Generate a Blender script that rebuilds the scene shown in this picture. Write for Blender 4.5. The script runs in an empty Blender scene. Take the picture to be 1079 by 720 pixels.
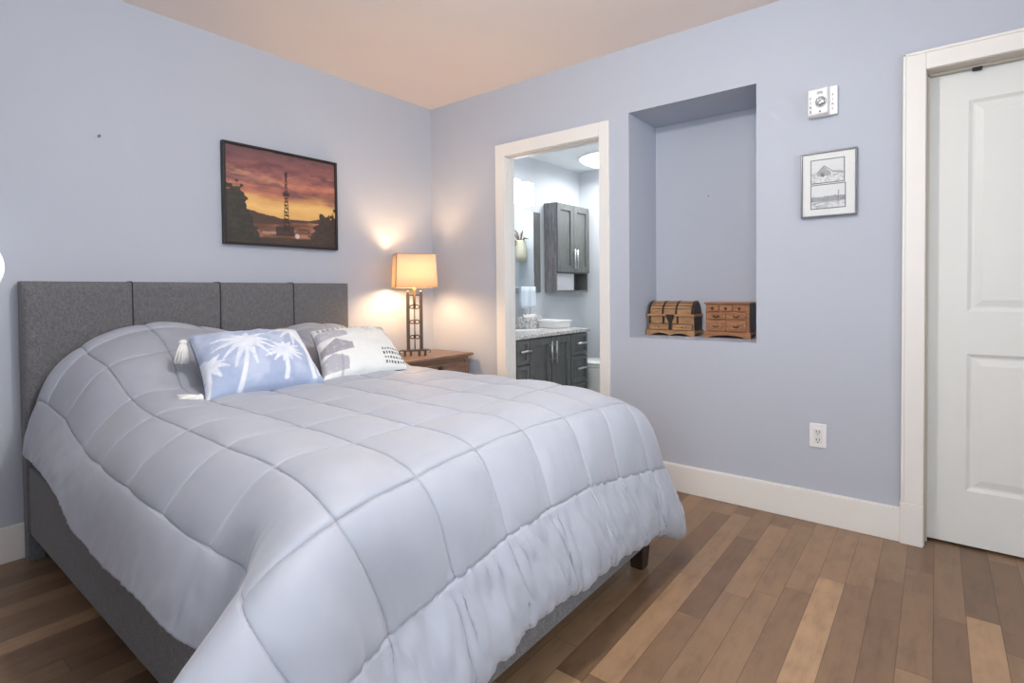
import bpy, bmesh, math, random
import numpy as np
from mathutils import Vector, Matrix, noise as mnoise

C = bpy.context.scene.collection
S = bpy.context.scene
PI = math.pi
random.seed(7)

# ------------------------------------------------------------------ camera, world, lights, exposure
def look_camera():
    yaw, pitch, roll = 0.9037821823, -0.0212172077, -0.0097138679
    f = Vector((math.sin(yaw)*math.cos(pitch), math.cos(yaw)*math.cos(pitch), math.sin(pitch)))
    r0 = Vector((math.cos(yaw), -math.sin(yaw), 0)); u0 = r0.cross(f)
    r = r0*math.cos(roll)+u0*math.sin(roll); u = -r0*math.sin(roll)+u0*math.cos(roll)
    cd = bpy.data.cameras.new('camera'); cam = bpy.data.objects.new('camera', cd); C.objects.link(cam)
    m = Matrix((r, u, -f)).transposed().to_4x4(); m.translation = Vector((-2.93306, -3.09770, 1.12882))
    cam.matrix_world = m
    cd.sensor_width = 36; cd.lens = 567.384/1079*36; cd.shift_y = -40.534/1079; cd.clip_start = .02
    S.camera = cam
look_camera()
S.view_settings.view_transform = 'Standard'; S.view_settings.look = 'None'
S.view_settings.exposure = 0.15; S.view_settings.gamma = 1.0; S.view_settings.use_curve_mapping = False
S.cycles.use_denoising = True
S.cycles.max_bounces = 8; S.cycles.diffuse_bounces = 5; S.cycles.transparent_max_bounces = 12

w = bpy.data.worlds.new('daylight'); S.world = w; w.use_nodes = True
w.node_tree.nodes['Background'].inputs[0].default_value = (.75, .87, 1, 1)
w.node_tree.nodes['Background'].inputs[1].default_value = 0.6

def lamp(kind, name, loc, power, col, rot=(0, 0, 0), size=None, size_y=None, radius=None):
    d = bpy.data.lights.new(name, kind); d.energy = power; d.color = col
    if size: d.shape = 'RECTANGLE' if size_y else 'DISK'; d.size = size
    if size_y: d.size_y = size_y
    if radius is not None: d.shadow_soft_size = radius
    o = bpy.data.objects.new(name, d); C.objects.link(o); o.location = loc; o.rotation_euler = rot
    return o
P_CEIL, P_FILL, P_FILL2, P_BATH, P_VAN = 48, 58, 60, 12, 3.5
lamp('AREA', 'added_window_fill', (-2.2, -4.92, 1.55), P_FILL, (.90, .95, 1), (PI/2, 0, 0), 2.6, 1.5)  # soft fill added behind the camera, through an unseen window
lamp('AREA', 'added_window_fill_side', (-4.62, -3.45, 1.5), P_FILL2, (.90, .95, 1), (0, -PI/2, 0), 1.5, 1.7)  # second added fill, from the left, through an unseen window

# ------------------------------------------------------------------ helpers
def s2l(c):
    c = [x/255 for x in c]
    return tuple((x/12.92 if x <= .04045 else ((x+.055)/1.055)**2.4) for x in c) + (1,)

class NT:
    def __init__(self, name):
        self.m = bpy.data.materials.new(name); self.m.use_nodes = True
        self.t = self.m.node_tree; self.b = self.t.nodes['Principled BSDF']
        self.out = self.t.nodes['Material Output']
    def n(self, typ, **kw):
        nd = self.t.nodes.new(typ)
        for k, v in kw.items(): setattr(nd, k, v)
        return nd
    def l(self, a, b): self.t.links.new(a, b)
    def math(self, op, a, b=None):
        nd = self.n('ShaderNodeMath', operation=op)
        for i, x in enumerate((a, b)):
            if x is None: continue
            if isinstance(x, (int, float)): nd.inputs[i].default_value = x
            else: self.l(x, nd.inputs[i])
        return nd.outputs[0]
    def ramp(self, fac, stops, interp='LINEAR'):
        nd = self.n('ShaderNodeValToRGB'); nd.color_ramp.interpolation = interp
        e = nd.color_ramp.elements
        while len(e) < len(stops): e.new(.5)
        for i, (p, c) in enumerate(stops): e[i].position = p; e[i].color = c
        self.l(fac, nd.inputs[0]); return nd.outputs[0]
    def mix(self, fac, a, b, mode='MIX'):
        nd = self.n('ShaderNodeMix', data_type='RGBA', blend_type=mode)
        for i, x in ((0, fac), (6, a), (7, b)):
            if isinstance(x, (int, float)): nd.inputs[i].default_value = x
            elif isinstance(x, tuple): nd.inputs[i].default_value = x
            else: self.l(x, nd.inputs[i])
        return nd.outputs[2]
    def coord(self, scale=(1, 1, 1), kind='Object'):
        tc = self.n('ShaderNodeTexCoord'); mp = self.n('ShaderNodeMapping'); mp.inputs['Scale'].default_value = scale
        self.l(tc.outputs[kind], mp.inputs[0]); return mp.outputs[0]
    def noise(self, vec, scale, detail=3, rough=.55):
        nd = self.n('ShaderNodeTexNoise'); nd.inputs['Scale'].default_value = scale
        nd.inputs['Detail'].default_value = detail; nd.inputs['Roughness'].default_value = rough
        if vec is not None: self.l(vec, nd.inputs['Vector'])
        return nd.outputs[0]
    def bump(self, h, strength, dist):
        nd = self.n('ShaderNodeBump'); nd.inputs['Strength'].default_value = strength; nd.inputs['Distance'].default_value = dist
        self.l(h, nd.inputs['Height']); self.l(nd.outputs[0], self.b.inputs['Normal'])

def mat(name, rgb, rough=.5, metal=0., spec=.5, var=.05, vscale=6., vstretch=(1, 1, 1), bump=0., bscale=200., sheen=0., coat=0.):
    k = NT(name); c = s2l(rgb)
    v = k.coord(vstretch)
    n1 = k.noise(v, vscale, 4)
    lo = tuple(max(0, x*(1-var)) for x in c[:3])+(1,); hi = tuple(min(1, x*(1+var)) for x in c[:3])+(1,)
    k.l(k.ramp(n1, [(.3, lo), (.7, hi)]), k.b.inputs['Base Color'])
    k.b.inputs['Roughness'].default_value = rough; k.b.inputs['Metallic'].default_value = metal
    k.b.inputs['Specular IOR Level'].default_value = spec
    if sheen: k.b.inputs['Sheen Weight'].default_value = sheen
    if coat: k.b.inputs['Coat Weight'].default_value = coat; k.b.inputs['Coat Roughness'].default_value = .15
    if bump: k.bump(k.noise(v, bscale, 2), bump, .002)
    return k.m

def emat(name, rgb, strength):
    k = NT(name); c = s2l(rgb)
    k.b.inputs['Base Color'].default_value = c; k.b.inputs['Emission Color'].default_value = c
    k.b.inputs['Emission Strength'].default_value = strength
    return k.m

def attr_mat(name, rough=.6, sheen=0., bump=0., bscale=400., coat=0., spec=.5):
    k = NT(name); a = k.n('ShaderNodeAttribute', attribute_name='Col'); k.l(a.outputs['Color'], k.b.inputs['Base Color'])
    k.b.inputs['Roughness'].default_value = rough; k.b.inputs['Specular IOR Level'].default_value = spec
    if sheen: k.b.inputs['Sheen Weight'].default_value = sheen
    if coat: k.b.inputs['Coat Weight'].default_value = coat
    if bump: k.bump(k.noise(k.coord(), bscale, 2), bump, .001)
    return k.m

def wood(name, dark, mid, light, scale=3., stretch=(1, 12, 12), rough=.4, coat=.2):
    k = NT(name); v = k.coord(stretch); n1 = k.noise(v, scale, 6, .65); n2 = k.noise(v, scale*5, 3)
    f = k.math('ADD', k.math('MULTIPLY', n1, .75), k.math('MULTIPLY', n2, .25))
    k.l(k.ramp(f, [(.32, s2l(dark)), (.5, s2l(mid)), (.68, s2l(light))]), k.b.inputs['Base Color'])
    k.b.inputs['Roughness'].default_value = rough; k.b.inputs['Coat Weight'].default_value = coat
    k.bump(f, .15, .001); return k.m

MW = {}
class MB:
    def __init__(self): self.v = []; self.f = []; self.s = []; self.col = None
    def add(self, vs, fs, smooth=False):
        o = len(self.v); self.v += [tuple(x) for x in vs]
        for f in fs: self.f.append(tuple(i+o for i in f)); self.s.append(smooth)
        return self
    def box(self, x0, x1, y0, y1, z0, z1):
        x0, x1 = sorted((x0, x1)); y0, y1 = sorted((y0, y1)); z0, z1 = sorted((z0, z1))
        return self.add([(x0,y0,z0),(x1,y0,z0),(x1,y1,z0),(x0,y1,z0),(x0,y0,z1),(x1,y0,z1),(x1,y1,z1),(x0,y1,z1)],
                 [(0,3,2,1),(4,5,6,7),(0,1,5,4),(1,2,6,5),(2,3,7,6),(3,0,4,7)])
    def frustum(self, cx, cy, z0, z1, ax, ay, bx, by):
        return self.add([(cx-ax,cy-ay,z0),(cx+ax,cy-ay,z0),(cx+ax,cy+ay,z0),(cx-ax,cy+ay,z0),(cx-bx,cy-by,z1),(cx+bx,cy-by,z1),(cx+bx,cy+by,z1),(cx-bx,cy+by,z1)],
                 [(0,3,2,1),(4,5,6,7),(0,1,5,4),(1,2,6,5),(2,3,7,6),(3,0,4,7)])
    def tube(self, pts, r, n=10, closed=False, caps=True):
        pts = [Vector(p) for p in pts]; N = len(pts); rs = r if isinstance(r, (list, tuple)) else [r]*N
        rings = []; up = None
        for i in range(N):
            if closed: t = pts[(i+1) % N]-pts[i-1]
            else: t = pts[min(i+1, N-1)]-pts[max(i-1, 0)]
            t.normalize()
            if up is None: up = Vector((0, 0, 1)) if abs(t.z) < .9 else Vector((1, 0, 0))
            a = t.cross(up); a.normalize(); b = a.cross(t); up = b
            rings.append([pts[i]+(a*math.cos(2*PI*k/n)+b*math.sin(2*PI*k/n))*rs[i] for k in range(n)])
        vs = [q for rg in rings for q in rg]; fs = []
        for i in range(N if closed else N-1):
            j = (i+1) % N
            for k in range(n): fs.append((i*n+k, i*n+(k+1) % n, j*n+(k+1) % n, j*n+k))
        if caps and not closed: fs += [tuple(range(n))[::-1], tuple((N-1)*n+k for k in range(n))]
        return self.add(vs, fs, True)
    def lathe(self, prof, cx=0, cy=0, n=32, sx=1., sy=1.):
        vs = []; fs = []
        for r, z in prof:
            for k in range(n): vs.append((cx+sx*r*math.cos(2*PI*k/n), cy+sy*r*math.sin(2*PI*k/n), z))
        for i in range(len(prof)-1):
            for k in range(n): fs.append((i*n+k, i*n+(k+1) % n, (i+1)*n+(k+1) % n, (i+1)*n+k))
        if prof[0][0] > 1e-6: fs.append(tuple(range(n))[::-1])
        if prof[-1][0] > 1e-6: fs.append(tuple((len(prof)-1)*n+k for k in range(n)))
        return self.add(vs, fs, True)
    def grid(self, P, smooth=True, flip=False):
        R, Q = len(P), len(P[0]); vs = [p for row in P for p in row]; fs = []
        for i in range(R-1):
            for j in range(Q-1):
                f = (i*Q+j, i*Q+j+1, (i+1)*Q+j+1, (i+1)*Q+j); fs.append(f[::-1] if flip else f)
        return self.add(vs, fs, smooth)
    def prism(self, poly, axis, a, b):
        """poly: list of 2D points; extrude along axis 'x','y','z' from a to b"""
        def p3(q, t):
            return {'x': (t, q[0], q[1]), 'y': (q[0], t, q[1]), 'z': (q[0], q[1], t)}[axis]
        n = len(poly); vs = [p3(q, a) for q in poly]+[p3(q, b) for q in poly]
        fs = [tuple(range(n))[::-1], tuple(range(n, 2*n))]+[(i, (i+1) % n, n+(i+1) % n, n+i) for i in range(n)]
        return self.add(vs, fs)
    def build(self, name, m, parent=None, local=False, bevel=0., seg=2, subsurf=0, fixn=True):
        me = bpy.data.meshes.new(name); o = bpy.data.objects.new(name, me)
        vs = self.v
        if parent is not None:
            if not local:
                inv = MW[parent.name].inverted(); vs = [tuple(inv @ Vector(v)) for v in vs]
            o.parent = parent; MW[o.name] = MW[parent.name].copy()
        else:
            a = np.array(vs); org = Vector(((a[:,0].min()+a[:,0].max())/2, (a[:,1].min()+a[:,1].max())/2, a[:,2].min()))
            vs = [tuple(Vector(v)-org) for v in vs]; o.location = org; MW[o.name] = Matrix.Translation(org)
        me.from_pydata(vs, [], self.f); me.polygons.foreach_set('use_smooth', self.s)
        if fixn:
            bm = bmesh.new(); bm.from_mesh(me); bmesh.ops.recalc_face_normals(bm, faces=bm.faces); bm.to_mesh(me); bm.free()
        if self.col is not None:
            ca = me.color_attributes.new('Col', 'FLOAT_COLOR', 'POINT'); ca.data.foreach_set('color', np.asarray(self.col, dtype=np.float32).ravel())
        me.materials.append(m); C.objects.link(o)
        if bevel:
            b = o.modifiers.new('bevel', 'BEVEL'); b.width = bevel; b.segments = seg; b.limit_method = 'ANGLE'; b.angle_limit = .6
        if subsurf:
            q = o.modifiers.new('sub', 'SUBSURF'); q.levels = subsurf; q.render_levels = subsurf
        me.update(); return o

def tag(o, label, cat, group=None):
    o['label'] = label; o['category'] = cat
    if group: o['group'] = group
    return o
def thing(name, label, cat, loc, rotz=0, group=None):
    o = bpy.data.objects.new(name, None); C.objects.link(o); o.location = loc; o.rotation_euler = (0, 0, rotz); o.empty_display_size = .1
    MW[o.name] = Matrix.Translation(loc) @ Matrix.Rotation(rotz, 4, 'Z')
    return tag(o, label, cat, group)
def struct(name, mb, m, bevel=0., parent=None):
    o = mb.build(name, m, parent, bevel=bevel)
    if parent is None: o['kind'] = 'structure'
    return o
def holes(mb, axis, a0, a1, u0, u1, z0, z1, hs):
    """a wall slab from a0 to a1 along axis, spanning u and z, with rectangular holes (u0,u1,z0,z1)"""
    us = sorted({u0, u1, *[h[0] for h in hs], *[h[1] for h in hs]}); zs = sorted({z0, z1, *[h[2] for h in hs], *[h[3] for h in hs]})
    for i in range(len(us)-1):
        run = None
        for j in range(len(zs)-1):
            um, zm = (us[i]+us[i+1])/2, (zs[j]+zs[j+1])/2
            if any(h[0] < um < h[1] and h[2] < zm < h[3] for h in hs):
                continue
            if axis == 'x': mb.box(a0, a1, us[i], us[i+1], zs[j], zs[j+1])
            else: mb.box(us[i], us[i+1], a0, a1, zs[j], zs[j+1])
    return mb

# ------------------------------------------------------------------ materials of the room
M_wall = mat('lavender_paint', (184, 190, 202), .75, var=.012, vscale=2, bump=.05, bscale=260, spec=.25)
M_ceil = mat('ceiling_paint', (240, 228, 220), .9, var=.01, vscale=3, bump=.08, bscale=180, spec=.2)
M_trim = mat('white_trim', (232, 230, 226), .42, var=.01, spec=.4)
M_door = mat('white_door_paint', (226, 228, 226), .45, var=.01, spec=.4)
M_bathwall = mat('bath_paint', (206, 211, 216), .6, var=.01, spec=.3)
M_white = mat('white_plastic', (236, 236, 236), .35, var=.01)
M_porc = mat('porcelain', (238, 240, 240), .12, var=.005, coat=.4)
M_tile = mat('bath_tile', (190, 188, 184), .3, var=.05)
M_chrome = mat('chrome', (214, 215, 217), .32, 1., var=.02)
M_dark = mat('dark_slot', (40, 40, 42), .6, var=.05)

def floor_mat():
    k = NT('hardwood_planks'); tc = k.n('ShaderNodeTexCoord'); sp = k.n('ShaderNodeSeparateXYZ'); k.l(tc.outputs['Object'], sp.inputs[0])
    W = .0885
    ry = k.math('DIVIDE', sp.outputs[1], W); row = k.math('FLOOR', ry); fy = k.math('FRACT', ry)
    wn = k.n('ShaderNodeTexWhiteNoise', noise_dimensions='1D'); k.l(row, wn.inputs['W'])
    L = .72
    rx = k.math('ADD', k.math('DIVIDE', sp.outputs[0], L), k.math('MULTIPLY', wn.outputs[0], 7.3)); ix = k.math('FLOOR', rx); fx = k.math('FRACT', rx)
    cb = k.n('ShaderNodeCombineXYZ'); k.l(row, cb.inputs[0]); k.l(ix, cb.inputs[1])
    w2 = k.n('ShaderNodeTexWhiteNoise', noise_dimensions='2D'); k.l(cb.outputs[0], w2.inputs['Vector'])
    base = k.ramp(w2.outputs[0], [(0, s2l((116, 91, 70))), (.35, s2l((131, 104, 80))), (.6, s2l((140, 113, 87))), (.88, s2l((150, 121, 94))), (1, s2l((182, 149, 114)))])
    cb2 = k.n('ShaderNodeCombineXYZ'); k.l(k.math('MULTIPLY', sp.outputs[0], 1.6), cb2.inputs[0]); k.l(k.math('MULTIPLY', sp.outputs[1], 16.), cb2.inputs[1]); k.l(k.math('MULTIPLY', w2.outputs[0], 30.), cb2.inputs[2])
    g1 = k.noise(cb2.outputs[0], 2.2, 6, .65)
    cb3 = k.n('ShaderNodeCombineXYZ'); k.l(k.math('MULTIPLY', sp.outputs[0], 1.), cb3.inputs[0]); k.l(k.math('MULTIPLY', sp.outputs[1], 2.), cb3.inputs[1]); k.l(k.math('MULTIPLY', w2.outputs[0], 17.), cb3.inputs[2])
    g2 = k.noise(cb3.outputs[0], 9., 4, .6)
    g = k.math('ADD', k.math('MULTIPLY', g1, .5), k.math('MULTIPLY', g2, .5))
    col = k.mix(1., base, k.ramp(g, [(.3, (.66, .63, .60, 1)), (.5, (.98, .98, .98, 1)), (.72, (1.2, 1.18, 1.14, 1))]), 'MULTIPLY')
    ey = k.math('MINIMUM', fy, k.math('SUBTRACT', 1., fy)); ex = k.math('MULTIPLY', k.math('MINIMUM', fx, k.math('SUBTRACT', 1., fx)), L/W)
    e = k.math('MINIMUM', ex, ey)
    gap = k.ramp(e, [(.0, (.45, .4, .36, 1)), (.02, (1, 1, 1, 1))])
    col = k.mix(1., col, gap, 'MULTIPLY')
    k.l(col, k.b.inputs['Base Color'])
    k.l(k.math('ADD', .26, k.math('MULTIPLY', g1, .2)), k.b.inputs['Roughness'])
    k.b.inputs['Specular IOR Level'].default_value = .5
    hgt = k.math('ADD', k.math('MULTIPLY', g1, .3), k.ramp(e, [(0, (0, 0, 0, 1)), (.03, (1, 1, 1, 1))])); k.bump(hgt, .25, .0012)
    return k.m
M_floor = floor_mat()

# ------------------------------------------------------------------ room shell
H = 2.55; XL, YF = -4.3, -4.6
D1 = (-1.483, -.745, 0, 2.066)          # doorway
NI = (-2.377, -1.673, .852, 2.172)      # niche
D2 = (-3.90, -3.06, 0, 2.062)           # closet door
struct('floor', MB().box(XL-.15, .15, YF-.15, .15, -.1, 0), M_floor)
struct('ceiling', MB().box(XL-.15, .15, YF-.15, .15, H, H+.1), M_ceil)
struct('wall_back', MB().box(XL-.15, .13, 0, .12, 0, H), M_wall)
wr = holes(MB(), 'x', 0, .09, YF, 0, 0, H, [D1, NI, D2])
struct('wall_right', wr, M_wall); wr = MB()
wr.box(.39, .45, NI[0]-.06, NI[1]+.06, NI[2]-.06, NI[3]+.06)
wr.box(.09, .39, NI[0]-.06, NI[0], NI[2]-.06, NI[3]+.06); wr.box(.09, .39, NI[1], NI[1]+.06, NI[2]-.06, NI[3]+.06)
wr.box(.09, .39, NI[0], NI[1], NI[2]-.06, NI[2]); wr.box(.09, .39, NI[0], NI[1], NI[3], NI[3]+.06)
struct('wall_niche', wr, M_wall)
struct('wall_light_filler', MB().box(.134, .16, D2[0]-.03, D2[1]+.03, 0, D2[3]+.03), M_wall)  # unseen filler added behind the door to keep world light from leaking in
WL = (-4.3, -2.6, .75, 2.25)
struct('wall_left', holes(MB(), 'x', XL-.15, XL, YF, 0, 0, H, [WL]), M_wall)
WF = (-3.5, -.9, .8, 2.3)
struct('wall_front', holes(MB(), 'y', YF-.15, YF, XL-.15, .13, 0, H, [WF]), M_wall)
def glass_mat():
    k = NT('window_glass'); t = k.n('ShaderNodeBsdfTransparent'); g = k.n('ShaderNodeBsdfGlossy'); g.inputs['Roughness'].default_value = .02
    fr = k.n('ShaderNodeFresnel'); mx = k.n('ShaderNodeMixShader'); k.l(fr.outputs[0], mx.inputs[0]); k.l(t.outputs[0], mx.inputs[1]); k.l(g.outputs[0], mx.inputs[2]); k.l(mx.outputs[0], k.out.inputs[0])
    return k.m
M_glass = glass_mat()
def added_window(name, axis, a, u0, u1, z0, z1):
    fr = MB(); t = .06
    def bx(m, ua, ub, za, zb, d0, d1):
        if axis == 'x': m.box(a+d0, a+d1, ua, ub, za, zb)
        else: m.box(ua, ub, a+d0, a+d1, za, zb)
    for (ua, ub, za, zb) in ((u0, u0+t, z0, z1), (u1-t, u1, z0, z1), (u0, u1, z0, z0+t), (u0, u1, z1-t, z1), ((u0+u1)/2-.03, (u0+u1)/2+.03, z0, z1)):
        bx(fr, ua, ub, za, zb, -.10, -.04)
    o = struct(name, fr, M_trim)
    g = MB(); bx(g, u0+t, u1-t, z0+t, z1-t, -.075, -.07); g.build('added_window_pane', M_glass, o)
    s = MB(); bx(s, u0-.05, u1+.05, z0-.03, z0, -.04, .05); s.build('added_window_sill', M_trim, o)
added_window('added_window_1', 'y', YF, *WF); added_window('added_window_2', 'x', XL, *WL)  # both windows are added out of view to let the fill light in

# baseboards
BH = .147
bb = lambda m: m
struct('baseboard_back', MB().box(XL, -.015, -.015, 0, 0, BH).box(XL, -.015, -.011, 0, BH, BH+.006), M_trim, .003)
mb = MB()
for (a, b) in ((-.663, -.015), (-2.98, -1.549), (YF, -3.985)): mb.box(-.015, 0, a, b, 0, BH); mb.box(-.011, 0, a, b, BH, BH+.006)
struct('baseboard_right', mb, M_trim, .003)
struct('baseboard_left', MB().box(XL, XL+.015, YF, 0, 0, BH), M_trim, .003)
struct('baseboard_front', MB().box(XL, 0, YF, YF+.015, 0, BH), M_trim, .003)

# doorway casing and jambs
mb = MB()
mb.box(-.02, 0, -.745, -.663, 0, 2.152).box(-.02, 0, -1.549, -1.483, 0, 2.152).box(-.02, 0, -1.483, -.745, 2.066, 2.152)
struct('trim_1', mb, M_trim, .004)
mb = MB()
mb.box(-.004, .092, -.747, -.735, 0, 2.062).box(-.004, .092, -1.493, -1.481, 0, 2.062).box(-.004, .092, -1.481, -.747, 2.062, 2.074)
mb.box(.03, .06, -.752, -.747, 0, 2.056).box(.03, .06, -1.481, -1.476, 0, 2.056).box(.03, .06, -1.476, -.752, 2.056, 2.062)
struct('trim_2', mb, M_trim, .002)
# closet door casing (with plinth block) and jambs
mb = MB()
for (a, b, o) in ((-3.06, -2.98, -2.98), (-3.98, -3.90, -3.98)):
    mb.box(-.02, 0, a, b, .185, 2.14); mb.box(-.026, 0, a-.003 if o == -3.98 else a, b+.003 if o == -2.98 else b, 0, .185)
    s = 1 if o == -2.98 else -1
    mb.box(-.025, 0, o, o-s*.012, .185, 2.14)
mb.box(-.02, 0, -3.90, -3.06, 2.06, 2.14); mb.box(-.025, 0, -3.98, -2.98, 2.128, 2.14)
struct('trim_3', mb, M_trim, .003)
mb = MB()
mb.box(-.004, .133, -3.064, -3.05, 0, 2.058).box(-.004, .133, -3.91, -3.896, 0, 2.058).box(-.004, .133, -3.896, -3.064, 2.058, 2.07)
mb.box(.060, .084, -3.072, -3.064, 0, 2.050).box(.060, .084, -3.896, -3.888, 0, 2.050).box(.060, .084, -3.888, -3.072, 2.050, 2.058)
struct('trim_4', mb, mat('jamb_shade_beige', (205, 198, 186), .5, var=.02), .002)  # shadow of the door recess is put into the jamb's darker beige

# closet door slab with two raised panels
def panel_door(y0, y1, z0, z1, xf, xb, panels):
    m = MB()
    ys = sorted({y0, y1, *[p[0] for p in panels], *[p[1] for p in panels]}); zs = sorted({z0, z1, *[p[2] for p in panels], *[p[3] for p in panels]})
    for i in range(len(ys)-1):
        for j in range(len(zs)-1):
            ym, zm = (ys[i]+ys[i+1])/2, (zs[j]+zs[j+1])/2
            if any(p[0] < ym < p[1] and p[2] < zm < p[3] for p in panels): continue
            m.add([(xf, ys[i], zs[j]), (xf, ys[i+1], zs[j]), (xf, ys[i+1], zs[j+1]), (xf, ys[i], zs[j+1])], [(0, 1, 2, 3)])
    for (a, b, c, d) in panels:
        ins = [(0, 0), (.006, .004), (.014, .009), (.022, .0095), (.05, .003), (.052, .003)]
        rings = [[(xf+x, a+i, c+i), (xf+x, b-i, c+i), (xf+x, b-i, d-i), (xf+x, a+i, d-i)] for i, x in ins]
        vs = [v for r in rings for v in r]; fs = []
        for r in range(len(rings)-1):
            for k in range(4): fs.append((r*4+k, r*4+(k+1) % 4, (r+1)*4+(k+1) % 4, (r+1)*4+k))
        fs.append(tuple((len(rings)-1)*4+k for k in range(4)))
        m.add(vs, fs)
    m.add([(xf, y0, z0), (xf, y1, z0), (xf, y1, z1), (xf, y0, z1), (xb, y0, z0), (xb, y1, z0), (xb, y1, z1), (xb, y0, z1)], [(4, 5, 6, 7), (0, 1, 5, 4), (1, 2, 6, 5), (2, 3, 7, 6), (3, 0, 4, 7)])
    return m
ds = panel_door(-3.894, -3.068, .012, 2.05, .088, .126, [(-3.765, -3.203, 1.023, 1.925), (-3.765, -3.203, .250, .842)])
door2 = struct('door_1', ds, M_door)
MB().box(.060, .086, -3.245, -3.213, 2.040, 2.052).build('door_guide', M_dark, door2, bevel=.003)

# ------------------------------------------------------------------ bathroom shell
BX, BY0, BY1, BH2 = 1.97, -1.56, -.15, 2.365
struct('wall_bathroom_left', MB().box(.09, BX+.1, BY1, BY1+.1, 0, BH2), M_bathwall)
struct('wall_bathroom_far', MB().box(BX, BX+.1, BY0, BY1, 0, BH2), M_bathwall)
struct('wall_bathroom_right', MB().box(.09, BX+.1, BY0-.05, BY0, 0, BH2), M_bathwall)
struct('ceiling_bathroom', MB().box(.09, BX+.1, BY0-.05, BY1+.1, BH2, BH2+.08), mat('bath_ceiling_paint', (226, 230, 232), .8, var=.01))
struct('floor_bathroom', MB().box(.09, BX+.1, BY0-.05, BY1+.1, -.1, 0), M_tile)

# ------------------------------------------------------------------ bed
def tweed(name, dark, light, scale=420):
    k = NT(name); v = k.coord((1, 1, 1)); n1 = k.noise(v, scale, 2, .6); n2 = k.noise(k.coord((1, 1, .35)), 120, 3, .6)
    f = k.math('ADD', k.math('MULTIPLY', n1, .7), k.math('MULTIPLY', n2, .3))
    k.l(k.ramp(f, [(.35, s2l(dark)), (.65, s2l(light))]), k.b.inputs['Base Color']); k.b.inputs['Roughness'].default_value = .9
    k.b.inputs['Specular IOR Level'].default_value = .2; k.b.inputs['Sheen Weight'].default_value = .15
    k.bump(n1, .3, .0015); return k.m
M_tweed = tweed('grey_tweed', (82, 82, 85), (126, 126, 129), 300)
M_legwood = wood('espresso_wood', (30, 20, 17), (44, 30, 25), (60, 42, 34), 4, (10, 10, 1))
bed = thing('bed', 'queen bed with a grey tweed upholstered headboard and rails on dark wooden feet', 'bed', (-1.637, -1.1, 0))
hx0, hx1, hz0, hz1 = -2.433, -.838, .13, 1.193
seams = [hx0, -2.039, -1.64, -1.223, hx1]
hb = MB(); P = []
nz, nx = 40, 160
for i in range(nz+1):
    z = hz0+(hz1-hz0)*i/nz; row = []
    for j in range(nx+1):
        x = hx0+(hx1-hx0)*j/nx
        k = max(q for q in range(4) if x >= seams[q]-1e-6); t = min(1, max(0, (x-seams[k])/(seams[k+1]-seams[k])))
        puff = (max(0, math.sin(PI*t))**.4)*.008
        edge = min(1, (hz1-z)/.03, (z-hz0)/.03, (x-hx0)/.02+.0, (hx1-x)/.02); edge = max(0, edge)
        rnd = math.sqrt(max(0, 1-(1-edge)**2))
        row.append((x, -.088-.012*rnd-puff*rnd, z))
    P.append(row)
hb.grid(P, True)
hb.box(hx0, hx1, -.088, -.018, hz0, hz1)
hb.box(hx0, hx0+.055, -.09, -.02, 0, hz0+.01).box(hx1-.055, hx1, -.09, -.02, 0, hz0+.01)
hb.build('headboard', M_tweed, bed, bevel=.004)
M_thread = mat('seam_thread', (46, 46, 50), .9)
for k, x in enumerate(seams[1:-1]):
    MB().tube([(x, -.1045, .5), (x, -.1045, hz1-.014), (x, -.1015, hz1-.004), (x, -.092, hz1+.0008), (x, -.03, hz1+.0008)], .0026, 6).build('seam_piping', M_thread, bed)
for nm, x0, x1 in (('side_rail', -2.425, -2.383), ('side_rail', -.885, -.843)):
    MB().box(x0, x1, -2.19, -.09, .118, .41).build(nm, M_tweed, bed, bevel=.008, seg=3)
MB().box(-2.425, -.843, -2.205, -2.163, .118, .41).build('foot_rail', M_tweed, bed, bevel=.008, seg=3)
for x in (-.905, -2.363):
    MB().frustum(x, -2.150, 0, .12, .026, .026, .036, .034).build('leg', M_legwood, bed, bevel=.003)
MB().box(-1.66, -1.60, -1.2, -1.14, 0, .31).build('centre_leg', M_legwood, bed)
MB().box(-2.383, -.885, -2.163, -.1, .31, .345).build('slat_base', M_tweed, bed)
mt = MB().box(-2.37, -.90, -2.15, -.125, .346, .625).build('mattress', mat('mattress_ticking', (84, 84, 92), .9, var=.05), None, bevel=.05, seg=4)
tag(mt, 'dark mattress edge in the gap between headboard and grey comforter', 'mattress')

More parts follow.
